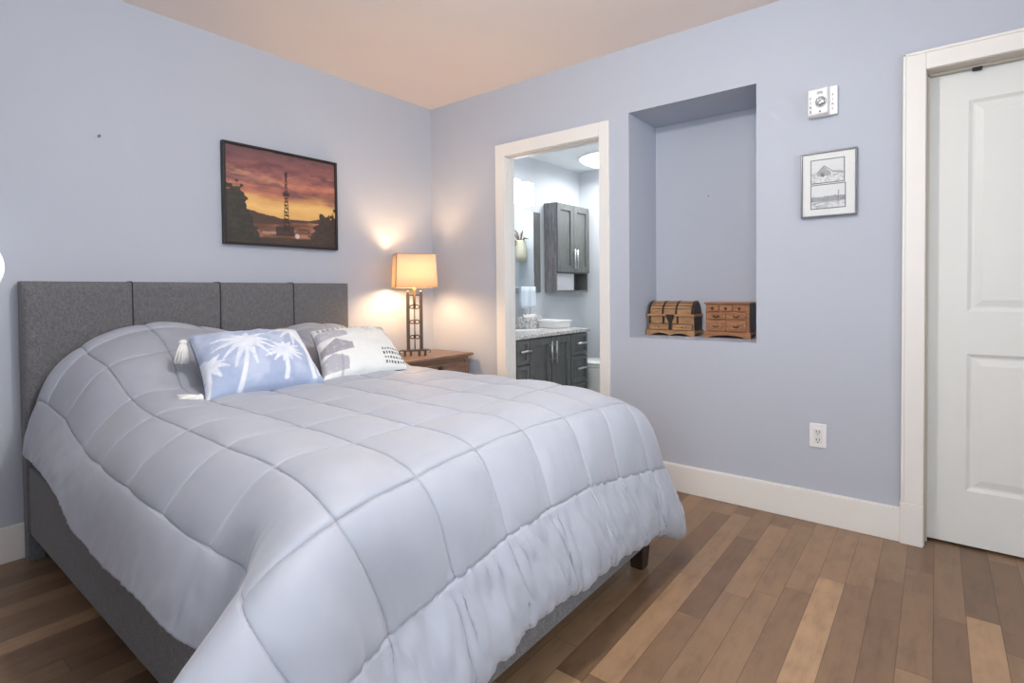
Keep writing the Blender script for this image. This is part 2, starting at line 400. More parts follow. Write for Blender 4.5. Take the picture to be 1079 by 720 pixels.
# comforter: a net of seam crossings, interpolated and puffed
rows_v = ['h0', 'r', 'f7', 'f6', 'f5', 'f4', 'f3', 'f2', 'f1', 'vv', 'f', 'g', 'hm', 'tk']
VP = [0, .07, .13, .39, .66, .93, 1.20, 1.47, 1.75, 1.99, 2.09, 2.32, 2.53, 2.58]
UP = [0, .19, .425, .66, .895, 1.13, 1.365, 1.60, 1.82, 2.02, 2.2]
N = {
'h0': [(-2.425,-.125,.48),(-2.385,-.125,.66),(-2.25,-.125,.84),(-2.02,-.125,.925),(-1.79,-.125,.905),(-1.55,-.125,.845),(-1.32,-.125,.87),(-1.10,-.125,.88),(-.91,-.125,.82),(-.83,-.125,.66),(-.81,-.125,.48)],
'r':  [(-2.43,-.19,.476),(-2.385,-.19,.69),(-2.25,-.19,.89),(-2.02,-.19,.97),(-1.79,-.19,.95),(-1.55,-.19,.885),(-1.32,-.19,.915),(-1.10,-.19,.925),(-.90,-.19,.865),(-.82,-.19,.69),(-.795,-.19,.46)],
'f7': [(-2.432,-.25,.476),(-2.375,-.25,.68),(-2.247,-.245,.872),(-2.014,-.24,.955),(-1.79,-.24,.935),(-1.55,-.25,.87),(-1.33,-.25,.90),(-1.11,-.25,.91),(-.90,-.25,.85),(-.815,-.25,.68),(-.79,-.25,.45)],
'f6': [(-2.443,-.48,.478),(-2.368,-.48,.645),(-2.237,-.48,.825),(-2.022,-.48,.867),(-1.79,-.48,.855),(-1.56,-.48,.815),(-1.33,-.48,.835),(-1.11,-.48,.835),(-.89,-.48,.775),(-.81,-.48,.62),(-.785,-.48,.43)],
'f5': [(-2.452,-.75,.453),(-2.380,-.75,.585),(-2.237,-.75,.727),(-2.07,-.75,.742),(-1.80,-.75,.725),(-1.565,-.75,.715),(-1.33,-.75,.72),(-1.11,-.75,.715),(-.88,-.75,.685),(-.795,-.75,.57),(-.775,-.75,.41)],
'f4': [(-2.466,-1.02,.411),(-2.398,-1.02,.58),(-2.253,-1.02,.702),(-2.055,-1.02,.71),(-1.80,-1.01,.705),(-1.565,-1.0,.705),(-1.33,-1.0,.705),(-1.10,-1.0,.70),(-.87,-1.0,.675),(-.785,-1.0,.56),(-.765,-1.0,.40)],
'f3': [(-2.460,-1.29,.382),(-2.404,-1.29,.57),(-2.252,-1.29,.695),(-2.03,-1.28,.70),(-1.80,-1.28,.70),(-1.555,-1.26,.70),(-1.315,-1.265,.70),(-1.09,-1.26,.695),(-.86,-1.26,.672),(-.78,-1.26,.56),(-.76,-1.26,.40)],
'f2': [(-2.474,-1.57,.404),(-2.410,-1.57,.563),(-2.265,-1.575,.695),(-2.04,-1.57,.70),(-1.815,-1.565,.70),(-1.575,-1.545,.70),(-1.33,-1.555,.70),(-1.085,-1.53,.695),(-.87,-1.53,.675),(-.785,-1.53,.56),(-.765,-1.53,.40)],
'f1': [(-2.478,-1.85,.404),(-2.410,-1.84,.556),(-2.275,-1.855,.697),(-2.05,-1.84,.70),(-1.83,-1.83,.70),(-1.59,-1.83,.70),(-1.35,-1.82,.70),(-1.105,-1.80,.698),(-.90,-1.80,.68),(-.81,-1.80,.57),(-.785,-1.80,.41)],
'vv': [(-2.455,-2.04,.405),(-2.425,-2.055,.575),(-2.325,-2.105,.70),(-2.085,-2.06,.70),(-1.845,-2.03,.70),(-1.605,-2.015,.70),(-1.39,-2.02,.70),(-1.18,-2.02,.695),(-.97,-2.01,.68),(-.84,-1.98,.585),(-.80,-1.96,.42)],
'f':  [(-2.605,-2.185,.50),(-2.514,-2.20,.605),(-2.345,-2.195,.683),(-2.098,-2.145,.686),(-1.853,-2.105,.686),(-1.616,-2.09,.686),(-1.407,-2.105,.686),(-1.207,-2.12,.685),(-1.02,-2.13,.672),(-.86,-2.10,.60),(-.80,-2.06,.44)],
'g':  [(-2.67,-2.30,.36),(-2.475,-2.30,.435),(-2.243,-2.215,.43),(-2.048,-2.207,.457),(-1.845,-2.207,.482),(-1.641,-2.207,.493),(-1.42,-2.207,.49),(-1.205,-2.207,.458),(-.99,-2.215,.43),(-.83,-2.21,.39),(-.755,-2.15,.30)],
'hm': [(-2.70,-2.37,.20),(-2.48,-2.36,.19),(-2.235,-2.262,.185),(-2.025,-2.245,.215),(-1.80,-2.24,.252),(-1.585,-2.24,.243),(-1.345,-2.24,.233),(-1.09,-2.24,.207),(-.93,-2.24,.19),(-.745,-2.245,.105),(-.67,-2.17,.115)],
'tk': [(-2.67,-2.35,.18),(-2.46,-2.325,.175),(-2.22,-2.225,.185),(-2.02,-2.215,.225),(-1.80,-2.213,.262),(-1.585,-2.213,.253),(-1.345,-2.213,.243),(-1.09,-2.213,.217),(-.93,-2.213,.20),(-.76,-2.20,.115),(-.69,-2.14,.12)],
}
net = np.array([N[k] for k in rows_v], float)
def crom(ts, Ps, t):
    """non-uniform cubic interpolation of Ps (n,...) at t (array)"""
    ts = np.asarray(ts, float); n = len(ts)
    d = (Ps[1:]-Ps[:-1])/(ts[1:]-ts[:-1]).reshape(-1, *[1]*(Ps.ndim-1))
    mm = np.empty_like(Ps); mm[0] = d[0]; mm[-1] = d[-1]
    h = ts[1:]-ts[:-1]
    for i in range(1, n-1): mm[i] = (d[i-1]*h[i]+d[i]*h[i-1])/(h[i-1]+h[i])
    k = np.clip(np.searchsorted(ts, t, side='right')-1, 0, n-2)
    hh = (ts[k+1]-ts[k]); s = (t-ts[k])/hh
    sh = [-1]+[1]*(Ps.ndim-1)
    s = s.reshape(sh); hh = hh.reshape(sh)
    return (2*s**3-3*s**2+1)*Ps[k]+(s**3-2*s**2+s)*hh*mm[k]+(-2*s**3+3*s**2)*Ps[k+1]+(s**3-s**2)*hh*mm[k+1]
def linspaces(knots, per):
    out = []
    for a, b in zip(knots[:-1], knots[1:]):
        n = max(4, int(round((b-a)/per))); t = np.arange(n)/n; t = .45*t+.55*(.5-.5*np.cos(PI*t)); out += list(a+(b-a)*t)
    return np.array(out+[knots[-1]])
us = linspaces(UP, .0105); vs_ = linspaces(VP, .0105)
G = crom(VP, net, vs_); G = crom(UP, G.transpose(1, 0, 2).copy(), us).transpose(1, 0, 2)     # (nv, nu, 3)
dv = np.gradient(G, vs_, axis=0); du = np.gradient(G, us, axis=1)
nrm = np.cross(du, -dv); nrm /= np.linalg.norm(nrm, axis=2, keepdims=True)+1e-9
seam_u = UP[1:-1]; seam_u = [0-.05]+seam_u+[2.25]
seam_v = [-.1]+VP[2:9]+[2.09, 2.32, 2.60]
def cellfrac(x, seam):
    k = np.clip(np.searchsorted(seam, x, side='right')-1, 0, len(seam)-2); seam = np.array(seam)
    return (x-seam[k])/(seam[k+1]-seam[k]), np.minimum(np.abs(x-seam[k]), np.abs(seam[k+1]-x))
cu, eu = cellfrac(us, seam_u); cv, ev = cellfrac(vs_, seam_v)
pu = np.clip(np.sin(PI*cu), 0, 1)**.5; pv = np.clip(np.sin(PI*cv), 0, 1)**.5
PV = np.repeat(pv[:, None], len(us), 1); PU = np.repeat(pu[None, :], len(vs_), 0)
PV[:, (us < UP[1]) | (us > UP[-2])] = .8; PU[vs_ > 2.32, :] = .8          # the plain border is not quilted across
puff = .0155*PV*PU
gu = np.where((vs_ <= 2.325)[:, None], eu[None, :], 1.); gv = np.where(((us >= UP[1]-.002) & (us <= UP[-2]+.002))[None, :], ev[:, None], 1.)
puff = puff-.0022*np.exp(-(np.minimum(gu, gv)/.0036)**2)
nv, nu = len(vs_), len(us)
def fbm(x, y, z=0.): return mnoise.fractal(Vector((x, y, z)), .9, 2.1, 3)
wr_ = np.zeros((nv, nu))
for i in range(nv):
    v = vs_[i]
    band = 1/(1+math.exp(-(v-2.335)/.008))                       # gathered foot hem band
    nearg = math.exp(-max(0, 2.32-v)/.05)*(v <= 2.32)            # gathers just above the lower foot seam
    foot = 1/(1+math.exp(-(v-2.12)/.02))
    for j in range(nu):
        u = us[j]
        lft = 1/(1+math.exp((u-.17)/.012))*(1-band)              # left hem band
        a = 0.
        if band > .02:
            sh = u+.22*(v-2.3)*math.sin(u*5)
            a += band*(.013*abs(mnoise.noise(Vector((sh*11, v*2.6, 3.))))*1.6+.020*abs(fbm(sh*26, v*6, 8.))+.006*fbm(sh*60, v*14, 2.)-.012)
        if nearg > .02 and foot > .1: a += nearg*foot*.008*fbm(u*44, v*6, 1.)
        if foot > .1: a += foot*(1-band)*.006*fbm(u*9, v*3, 5.)
        if lft > .02:
            a += lft*(.004*fbm(v*9, u*5, 2.)+.005*fbm(v*45, u*9, 4.)*max(0, 1-u/.09))
        # soft puckers along every seam
        e = min(eu[j] if v < 2.33 else .2, ev[i] if UP[1]-.005 < u < UP[-2]+.005 else .2); a += .0012*math.exp(-e/.03)*fbm(u*22, v*22, 6.)+.0025*fbm(u*5, v*5, 9.)
        wr_[i, j] = a
# corner folds where the side drape meets the foot corner
for i in range(nv):
    for j in range(nu):
        u, v = us[j], vs_[i]
        if u < .45 and 1.85 < v < 2.12:
            m = math.exp(-((v-1.985)/.06)**2)*(1-u/.45)
            wr_[i, j] += m*.007*math.sin((v+u*.12)*190)*(.4+.6*mnoise.noise(Vector((u*9, v*9, 0))))
G2 = G+nrm*(puff+wr_)[:, :, None]
G2[:, :, 2] = np.maximum(G2[:, :, 2], .03)
def satin():
    k = NT('comforter_microfibre'); v = k.coord(); n1 = k.noise(v, 700, 2); n2 = k.noise(v, 12, 3)
    k.l(k.ramp(n2, [(.3, s2l((164, 169, 182))), (.7, s2l((168, 173, 185)))]), k.b.inputs['Base Color'])
    k.b.inputs['Roughness'].default_value = .55; k.b.inputs['Specular IOR Level'].default_value = .35; k.b.inputs['Sheen Weight'].default_value = .25
    k.b.inputs['Sheen Roughness'].default_value = .4
    k.bump(n1, .06, .0008); return k.m
cm = MB(); cm.grid([[tuple(p) for p in row] for row in G2])
co = cm.build('comforter', satin(), None, fixn=False)
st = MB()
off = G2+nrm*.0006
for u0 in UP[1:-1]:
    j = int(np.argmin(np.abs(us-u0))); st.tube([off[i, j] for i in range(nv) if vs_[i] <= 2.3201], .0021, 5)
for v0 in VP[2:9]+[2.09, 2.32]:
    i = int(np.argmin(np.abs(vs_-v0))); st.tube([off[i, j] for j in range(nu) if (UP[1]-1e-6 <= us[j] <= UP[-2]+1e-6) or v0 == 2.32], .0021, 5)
so = st.build('seam_stitch_shade', mat('seam_shade_grey', (100, 103, 116), .85, var=.02), co)  # stitch tubes, their dark grey carries the shade of the seam creases
sd = co.modifiers.new('solid', 'SOLIDIFY'); sd.thickness = .016; sd.offset = -1
tag(co, 'light grey box quilted comforter draped over the bed', 'comforter')

# ------------------------------------------------------------------ cushions
def vnoise(x, y, seed=0):
    xi = np.floor(x).astype(int); yi = np.floor(y).astype(int); xf = x-xi; yf = y-yi
    xf = xf*xf*(3-2*xf); yf = yf*yf*(3-2*yf)
    def hsh(a, b):
        q = (a*374761393+b*668265263+seed*1442695041) & 0x7fffffff; q = ((q ^ (q >> 13))*1274126177) & 0x7fffffff
        return ((q ^ (q >> 16)) & 0xffff)/65535.
    return (hsh(xi, yi)*(1-xf)+hsh(xi+1, yi)*xf)*(1-yf)+(hsh(xi, yi+1)*(1-xf)+hsh(xi+1, yi+1)*xf)*yf
def fb(x, y, oct=4, seed=0):
    t = 0; a = .5
    for o in range(oct): t = t+a*vnoise(x*2**o, y*2**o, seed+o); a *= .5
    return t/(1-.5**oct)
def lin(rgb):
    c = np.asarray(rgb, float)/255; return np.where(c <= .04045, c/12.92, ((c+.055)/1.055)**2.4)
def blend(base, mask, col): return base*(1-mask[..., None])+np.asarray(col, float)*mask[..., None]
def stroke(u, v, pts, w0, w1):
    """soft mask of a tapered polyline"""
    best = np.zeros_like(u); pts = np.asarray(pts, float); n = len(pts)-1
    for i in range(n):
        a, b = pts[i], pts[i+1]; d = b-a; L = (d**2).sum()+1e-12
        t = np.clip(((u-a[0])*d[0]+(v-a[1])*d[1])/L, 0, 1)
        ds = np.hypot(u-a[0]-t*d[0], v-a[1]-t*d[1]); ww = w0+(w1-w0)*(i+t)/n
        best = np.maximum(best, np.clip((ww-ds)/(.25*ww+.002)+.5, 0, 1))
    return best

def palm_print(u, v):
    base = np.zeros(u.shape+(3,)); base[:] = (163, 177, 206)
    base = blend(base, np.clip((fb(u*9, v*6, 4, 3)-.42)*2.2, 0, .5), (205, 214, 230))
    def palm(cx, cy, R, tx, ty, n, rot, droop):
        nonlocal base
        m = stroke(u, v, [(cx, cy), (cx*.6+tx*.4+.01, cy*.6+ty*.4), (tx, ty)], .014, .022)
        for k in range(n):
            a = rot+2*PI*k/n; pts = []
            rr = R*(.8+.35*((k*37) % 10)/10)
            for q in range(7):
                s = q/6; pts.append((cx+rr*s*math.cos(a), cy+rr*s*math.sin(a)*.95-droop*s*s*R))
            st = stroke(u, v, pts, .046, .008)
            m = np.maximum(m, st*np.clip(.55+1.1*vnoise(u*70+k*3, v*70, k), 0, 1))
        base = blend(base, m*(.6+.3*np.clip(fb(u*12, v*9, 3, 77)*1.4-.2, 0, 1)), (236, 239, 245))
    palm(.36, .66, .30, .24, .02, 11, .25, .35)
    palm(.68, .44, .19, .63, .06, 13, .1, .1)
    palm(.90, .92, .30, .97, .1, 11, .4, .3)
    palm(.02, .40, .16, .0, .0, 9, .3, .2)
    base = blend(base, stroke(u, v, [(.86, .86), (.93, .5), (.90, .05)], .02, .025)*.9, (236, 240, 246))
    return lin(base)
def village_print(u, v):
    base = np.zeros(u.shape+(3,)); base[:] = (228, 231, 230)
    base = blend(base, np.clip((fb(u*7, v*7, 3, 9)-.5), 0, .25), (210, 214, 218))
    g = (158, 156, 166); g2 = (176, 176, 186)
    def poly(x0, x1, y0, y1, peak, col):
        nonlocal base
        top = y1+np.clip(1-np.abs((u-(x0+x1)/2)/((x1-x0)/2)), 0, 1)*peak
        m = ((u > x0) & (u < x1) & (v > y0) & (v < top)).astype(float)
        base = blend(base, m*(.75+.25*(vnoise(u*30, v*30, 2) > .3)), col)
    poly(-.05, .27, .06, .23, .12, g2); poly(.0, .36, .36, .48, .14, g); poly(-.05, .34, .66, .80, .12, g2)
    base = blend(base, (((u > .19) & (u < .215) & (v < .3))).astype(float)*.5, (150, 150, 160))
    def dots(x0, x1, y0, y1, nx_, ny_, col):
        nonlocal base
        fu = (u-x0)/(x1-x0)*nx_; fv = (v-y0)/(y1-y0)*ny_
        m = ((fu > 0) & (fu < nx_) & (fv > 0) & (fv < ny_) & (np.abs((fu % 1)-.5) < .28) & (np.abs((fv % 1)-.5) < .26)).astype(float)
        base = blend(base, m*.9, col)
    dots(.70, .98, .03, .34, 7, 4, (58, 62, 78)); dots(.02, .55, .86, .99, 9, 3, (62, 64, 78))
    for q in (.60, .66): base = blend(base, stroke(u, v, [(q, .98), (q+.05, .74)], .008, .008)*.8, (172, 176, 184))
    curve = .98-.55*np.clip((u-.70)/.30, 0, 1)**1.6
    base = blend(base, ((u > .70) & (v > curve+.12)).astype(float)*.9, (140, 140, 148))
    base = blend(base, ((u > .80) & (v > curve-.03) & (v < curve+.03)).astype(float)*.6, (150, 150, 158))
    return lin(base)
def cushion(name, label, BL, BR, TL, TR, thick, fn, material, n=(120, 84), back=(120, 130, 150)):
    BL, BR, TL, TR = map(Vector, (BL, BR, TL, TR)); base = (BL+BR)/2
    nor = (BR-BL).cross(TL-BL).normalized()
    t = thing(name, label, 'cushion', (base.x, base.y, min(BL.z, BR.z)))
    nu_, nv_ = n
    A, B = np.meshgrid(np.linspace(-1, 1, nu_), np.linspace(-1, 1, nv_))
    front = []; bk = []
    for i in range(nv_):
        fr = []; br = []
        for j in range(nu_):
            a, b = A[i, j], B[i, j]
            aa = a*(1-.055*(1-b*b)); bb_ = b*(1-.06*(1-a*a))                 # pulled-in edges between the corners
            s, q = (aa+1)/2, (bb_+1)/2
            p = BL.lerp(BR, s).lerp(TL.lerp(TR, s), q)
            h = thick*((1-a*a)**.5*(1-b*b)**.5)**.8
            wv = .006*fbm(a*3.5, b*3.5, thick*100)*min(1, h/.02)+.004*fbm(a*2, b*9, 4.)*max(0, abs(a)-.55)
            fr.append(tuple(p+nor*(h+wv))); br.append(tuple(p-nor*h*.9))
        front.append(fr); bk.append(br)
    m = MB(); m.grid(front)
    U, V = (A+1)/2, (B+1)/2; col = fn(U, V)
    m.col = np.concatenate([col.reshape(-1, 3), np.ones((nu_*nv_, 1))], 1)
    f = m.build('cushion_cover', material, t, fixn=False)
    m2 = MB(); m2.grid(bk, flip=True); m2.build('cushion_back', mat(name+'_back_cloth', back, .85, var=.03), t, fixn=False)
    return t, nor
M_print = attr_mat('printed_cotton', .8, sheen=.2, bump=.1, bscale=500, spec=.25)
c1, n1 = cushion('palm_tree_cushion', 'blue lumbar cushion with white palm tree print and white corner tassels', (-2.068, -.955, .722), (-1.552, -.925, .722), (-2.02, -.675, .955), (-1.545, -.68, .950), .092, palm_print, M_print)
c2, n2 = cushion('patterned_cushion', 'white and grey cushion with rows of dark dots beside the blue palm cushion', (-1.545, -.90, .722), (-1.045, -.905, .725), (-1.42, -.60, .935), (-.95, -.57, .925), .08, village_print, M_print, back=(134, 134, 142))
M_tassel = mat('tassel_cotton', (240, 240, 238), .9, var=.04, vscale=60)
def tassel(parent, top, direction, L, R):
    top = Vector(top); d = Vector(direction).normalized(); up = Vector((0, 0, 1)) if abs(d.z) < .9 else Vector((1, 0, 0))
    a = d.cross(up).normalized(); b = a.cross(d); m = MB()
    m.tube([top+d*L*t for t in (0, .06, .14, .2, .24)], [R*.25, R*.55, R*.6, R*.35, R*.45], 10)
    for k in range(26):
        an = 2.399*k; rr = math.sqrt((k+.5)/26)
        e = (a*math.cos(an)+b*math.sin(an))*rr
        m.tube([top+d*L*.2+e*R*.4, top+d*L*.5+e*R*.75, top+d*L*(.95+.05*math.sin(k*3))+e*R*(1+.1*math.sin(k*5))], R*.16, 5)
    o = m.build('tassel', M_tassel, parent); o['label'] = 'white cotton tassel'; return o
tassel(c1, (-2.036, -.675, .945), (-.12, -.02, -1), .10, .026)
tassel(c1, (-2.07, -.94, .745), (-1, .25, -.10), .085, .024)

# ------------------------------------------------------------------ nightstand and lamp
M_cherry = wood('cherry_wood', (98, 74, 62), (124, 96, 80), (148, 116, 96), 4, (2, 14, 14))
ns = thing('nightstand', 'brown wooden nightstand with overhanging top in the corner by the bed', 'nightstand', (-.368, -.25, 0))
MB().box(-.70, -.036, -.457, -.035, .668, .69).build('top', M_cherry, ns, bevel=.005, seg=3)
mb = MB().box(-.655, -.08, -.425, -.06, .13, .668); mb.box(-.665, -.07, -.437, -.05, .645, .668)
mb.build('body', M_cherry, ns, bevel=.003)
for x in (-.672, -.064):
    for y in (-.437, -.051):
        sx = 1 if x < -.3 else -1; sy = 1 if y < -.2 else -1
        MB().box(x, x+sx*.04, y, y+sy*.04, 0, .645).build('leg', M_cherry, ns, bevel=.004)
M_bronze = mat('bronze_metal', (92, 74, 64), .4, .8, var=.1, vscale=30)
for z0, z1 in ((.475, .632), (.31, .463), (.145, .298)):
    d = MB().box(-.625, -.11, -.440, -.42, z0, z1).build('drawer', M_cherry, ns, bevel=.005)
    z = z0+.135 if z0 > .4 else (z0+z1)/2
    k = MB(); k.tube([(-.368, -.44, z), (-.368, -.455, z)], .007, 10); k.tube([(-.368, -.453, z), (-.368, -.459, z), (-.368, -.467, z), (-.368, -.471, z)], [.010, .016, .015, .006], 14)
    k.build('knob', M_bronze, d)

LX, LY, LZ = -.413, -.25, .69
lm = thing('table_lamp', 'lit table lamp with cream square shade on a bronze ladder base', 'lamp', (LX, LY, LZ), math.radians(-33.7))
M_iron = mat('brushed_bronze', (88, 72, 62), .35, .8, var=.12, vscale=40)
mb = MB(); mb.box(-.085, .085, -.03, .03, .032, .042)
for sx in (-1, 1):
    mb.tube([(sx*.085, 0, .037), (sx*.1, 0, .037), (sx*.108, 0, .03), (sx*.106, 0, .02), (sx*.098, 0, .018)], .004, 8)
mb.build('base_plate', M_iron, lm, local=True, bevel=.002)
for x in (-.07, -.03, .03, .07):
    MB().box(x-.006, x+.006, -.025, .025, 0, .033).build('foot', M_iron, lm, local=True, bevel=.002)
for x in (-.045, .045):
    MB().box(x-.011, x+.011, -.011, .011, .042, .43).build('post', M_iron, lm, local=True, bevel=.002)
    MB().lathe([(.011, .43), (.008, .436), (.011, .442), (.006, .451), (0, .453)], x, 0, 12).build('finial', M_iron, lm, local=True)
MB().box(-.05, .05, -.007, .007, .415, .425).build('crossbar', M_iron, lm, local=True)
MB().tube([(0, 0, .04), (0, 0, .36)], .004, 8).build('centre_rod', M_iron, lm, local=True)
MB().tube([(0, 0, .355), (0, 0, .40), (0, 0, .45), (0, 0, .487)], [.009, .010, .011, .013], 12).build('neck', mat('brass_neck', (170, 140, 100), .3, .8), lm, local=True)
for z in (.13, .235, .34):
    for sx in (-1, 1):
        ring = [(sx*.014+.019*math.cos(2*PI*k/20), .012*math.sin(2*PI*k/20)*sx, z+.012*math.sin(2*PI*k/20)) for k in range(20)]
        MB().tube(ring, .0042, 8, closed=True).build('ring', M_iron, lm, local=True)
def shade_mat():
    k = NT('linen_shade'); v = k.coord((1, 1, 1)); n = k.noise(v, 260, 2)
    c = k.ramp(n, [(.3, s2l((240, 220, 186))), (.7, s2l((248, 230, 198)))])
    d = k.n('ShaderNodeBsdfDiffuse'); t = k.n('ShaderNodeBsdfTranslucent'); mx = k.n('ShaderNodeMixShader'); mx.inputs[0].default_value = .2
    k.l(c, d.inputs[0]); k.l(c, t.inputs[0]); k.l(d.outputs[0], mx.inputs[1]); k.l(t.outputs[0], mx.inputs[2]); k.l(mx.outputs[0], k.out.inputs[0]); return k.m
mb = MB(); z0, z1 = .475, .70
def sq(h, z, r=.02, n=6):
    pts = []
    for (cx, cy, a0) in ((h-r, h-r, 0), (-h+r, h-r, PI/2), (-h+r, -h+r, PI), (h-r, -h+r, 3*PI/2)):
        for q in range(n+1): a = a0+PI/2*q/n; pts.append((cx+r*math.cos(a), cy+r*math.sin(a), z))
    return pts
rings = [sq(.143-.011*t, z0+(z1-z0)*t) for t in (0, .5, 1)]
n_ = len(rings[0]); mb.add([p for r in rings for p in r], [(i*n_+k, i*n_+(k+1) % n_, (i+1)*n_+(k+1) % n_, (i+1)*n_+k) for i in range(2) for k in range(n_)], True)
sh = mb.build('lamp_shade', shade_mat(), lm, local=True, fixn=False)
sh.modifiers.new('solid', 'SOLIDIFY').thickness = .002
sh['label'] = 'cream linen lamp shade, lit from inside'
M_band = mat('shade_binding', (186, 148, 96), .8)
for h, z in ((.1435, z0), (.1325, z1)): MB().tube(sq(h, z), .0022, 6, closed=True).build('shade_rim', M_band, sh, local=True)
MB().tube([(-.1415, -.1415+.004, z0), (-.1305, -.1305+.004, z1)], .0025, 6).build('shade_seam', mat('seam_band', (120, 84, 50), .8), sh, local=True)
for a in (0, PI/2): MB().tube([(-.13*math.cos(a), -.13*math.sin(a), z1-.012), (.13*math.cos(a), .13*math.sin(a), z1-.012)], .0015, 6).build('shade_spider', M_iron, sh, local=True)
MB().lathe([(0, .487), (.018, .495), (.033, .525), (.036, .55), (.032, .58), (.018, .605), (0, .61)], 0, 0, 20).build('bulb', emat('warm_bulb', (255, 211, 158), 235), lm, local=True)

# ------------------------------------------------------------------ picture above the headboard
def art(u, v):
    b = np.zeros(u.shape+(3,))
    n = fb(u*5, v*14, 5, 11); n2 = fb(u*9, v*22, 4, 5)
    stops = np.array([.30, .40, .50, .58, .66, .76, .88, 1.0])
    cols = np.array([(236, 176, 96), (244, 196, 112), (226, 160, 92), (176, 98, 84), (206, 126, 96), (168, 100, 92), (140, 84, 84), (110, 76, 82)], float)
    vv = np.clip(v+(n-.5)*.14-(u-.5)*.04, .30, 1)
    for c in range(3): b[..., c] = np.interp(vv, stops, cols[:, c])
    cl = np.clip((n2-.52)*5, 0, 1)*np.clip((v-.5)*6, 0, 1); b = blend(b, cl*.55, (96, 58, 62))
    for (vc, sl, wd, st) in ((.62, -.14, .045, .75), (.84, -.10, .05, .5), (.72, .05, .03, .35)):
        bd = np.exp(-((v-vc-sl*(u-.4)+.16*(fb(u*7, v*5, 4, 61)-.5))/wd)**2)*np.clip(fb(u*5, v*20, 3, 71)*1.8-.2, 0, 1); b = blend(b, bd*st, (104, 66, 76))
    b = blend(b, np.clip((fb(u*4, v*18, 4, 21)-.58)*5, 0, 1)*np.clip((v-.55)*6, 0, 1)*.5, (236, 168, 120))
    hill = .34+.05*np.sin(u*5+2.2)-.09*np.clip(u-.4, 0, 1)+.015*fb(u*30, v*0, 3, 2)
    b = blend(b, (v < hill).astype(float), (86, 62, 56))
    gr = v < .24-.03*np.sin(u*6); gcol = np.zeros_like(b); t = fb(u*6, v*22, 4, 33)
    for c, (x, y) in enumerate(((112, 206), (72, 132), (54, 100))): gcol[..., c] = x+(y-x)*np.clip((t-.35)*2.4, 0, 1)
    b = np.where(gr[..., None], gcol, b)
    b = blend(b, ((v < .05+.05*fb(u*8, v*3, 3, 8))).astype(float)*.8, (64, 54, 46))
    # rig buildings and the pale tank beside it
    b = blend(b, ((np.abs(u-.50) < .085) & (v > .10) & (v < .19+.03*vnoise(u*40, v*0, 4))).astype(float)*.85, (58, 46, 44))
    b = blend(b, ((u > .30) & (u < .42) & (np.abs(v-.125) < .012)).astype(float)*.8, (176, 150, 140))
    b = blend(b, (np.hypot((u-.615), (v-.105)*.8) < .022).astype(float)*.9, (216, 206, 190))
    b = blend(b, ((u > .64) & (u < .74) & (np.abs(v-.11) < .02)).astype(float)*.7, (190, 140, 100))
    # trees
    ed = fb(u*22, v*22, 4, 17)
    left = .54+.06*np.sin(u*18+.3)-3.6*np.clip(u-.12, 0, 1)**1.15+.30*(ed-.5)
    tl = (v < left) & (u < .34) & (v > .02); b = blend(b, tl.astype(float), (54, 52, 46))
    right = .10+2.2*np.clip(u-.74, 0, .13)+.03*np.sin(u*40)+.34*(ed-.5)
    tr_ = (v < right) & (u > .72); b = blend(b, tr_.astype(float), (70, 54, 48))
    b = blend(b, np.clip((fb(u*30, v*30, 3, 51)-.5)*3, 0, .35)*(tl | tr_), (92, 78, 60))
    # the derrick: a tapering lattice tower
    w_ = .006+.022*np.clip((.80-v)/.66, 0, 1); d_ = np.abs(u-.515)
    inside = (d_ < w_) & (v < .80) & (v > .14)
    lat = (np.abs(d_-w_) < .006) | (np.abs(((v*26) % 1)-.5) < .17) | (np.abs(((v*13+(u-.515)/w_*.5) % 1)-.5) < .14)
    b = blend(b, (inside & lat).astype(float)*.92, (58, 36, 36))
    b = blend(b, ((d_ < .03) & (np.abs(v-.56) < .022)).astype(float)*.9, (66, 40, 40))
    b = blend(b, ((d_ < .012) & (np.abs(v-.78) < .03)).astype(float)*.9, (66, 40, 40))
    g_ = b.mean(-1, keepdims=True); b = g_+(b-g_)*.86
    return lin(b)
px0, px1, pz0, pz1 = -1.582, -.868, 1.409, 1.976
pic = thing('framed_picture', 'dark framed picture of an oil derrick at sunset above the headboard', 'picture', ((px0+px1)/2, -.02, pz0))
M_black = mat('black_frame', (34, 28, 28), .4, var=.1)
fw, fd = .014, -.036
mb = MB(); mb.box(px0, px0+fw, fd, -.003, pz0, pz1).box(px1-fw, px1, fd, -.003, pz0, pz1).box(px0+fw, px1-fw, fd, -.003, pz0, pz0+fw).box(px0+fw, px1-fw, fd, -.003, pz1-fw, pz1)
mb.build('frame', M_black, pic, bevel=.002)
gx, gz = 320, 256; U, V = np.meshgrid(np.linspace(0, 1, gx), np.linspace(0, 1, gz))
mb = MB(); ax0, ax1, az0, az1 = px0+fw, px1-fw, pz0+fw, pz1-fw
mb.grid([[(ax0+(ax1-ax0)*U[i, j], -.024, az0+(az1-az0)*V[i, j]) for j in range(gx)] for i in range(gz)], False)
mb.col = np.concatenate([art(U, V).reshape(-1, 3), np.ones((gx*gz, 1))], 1)
mb.build('canvas', attr_mat('canvas_print', .55, bump=.1, bscale=600), pic, fixn=False)
MB().box(ax0, ax1, -.022, -.003, az0, az1).build('backing', M_black, pic)

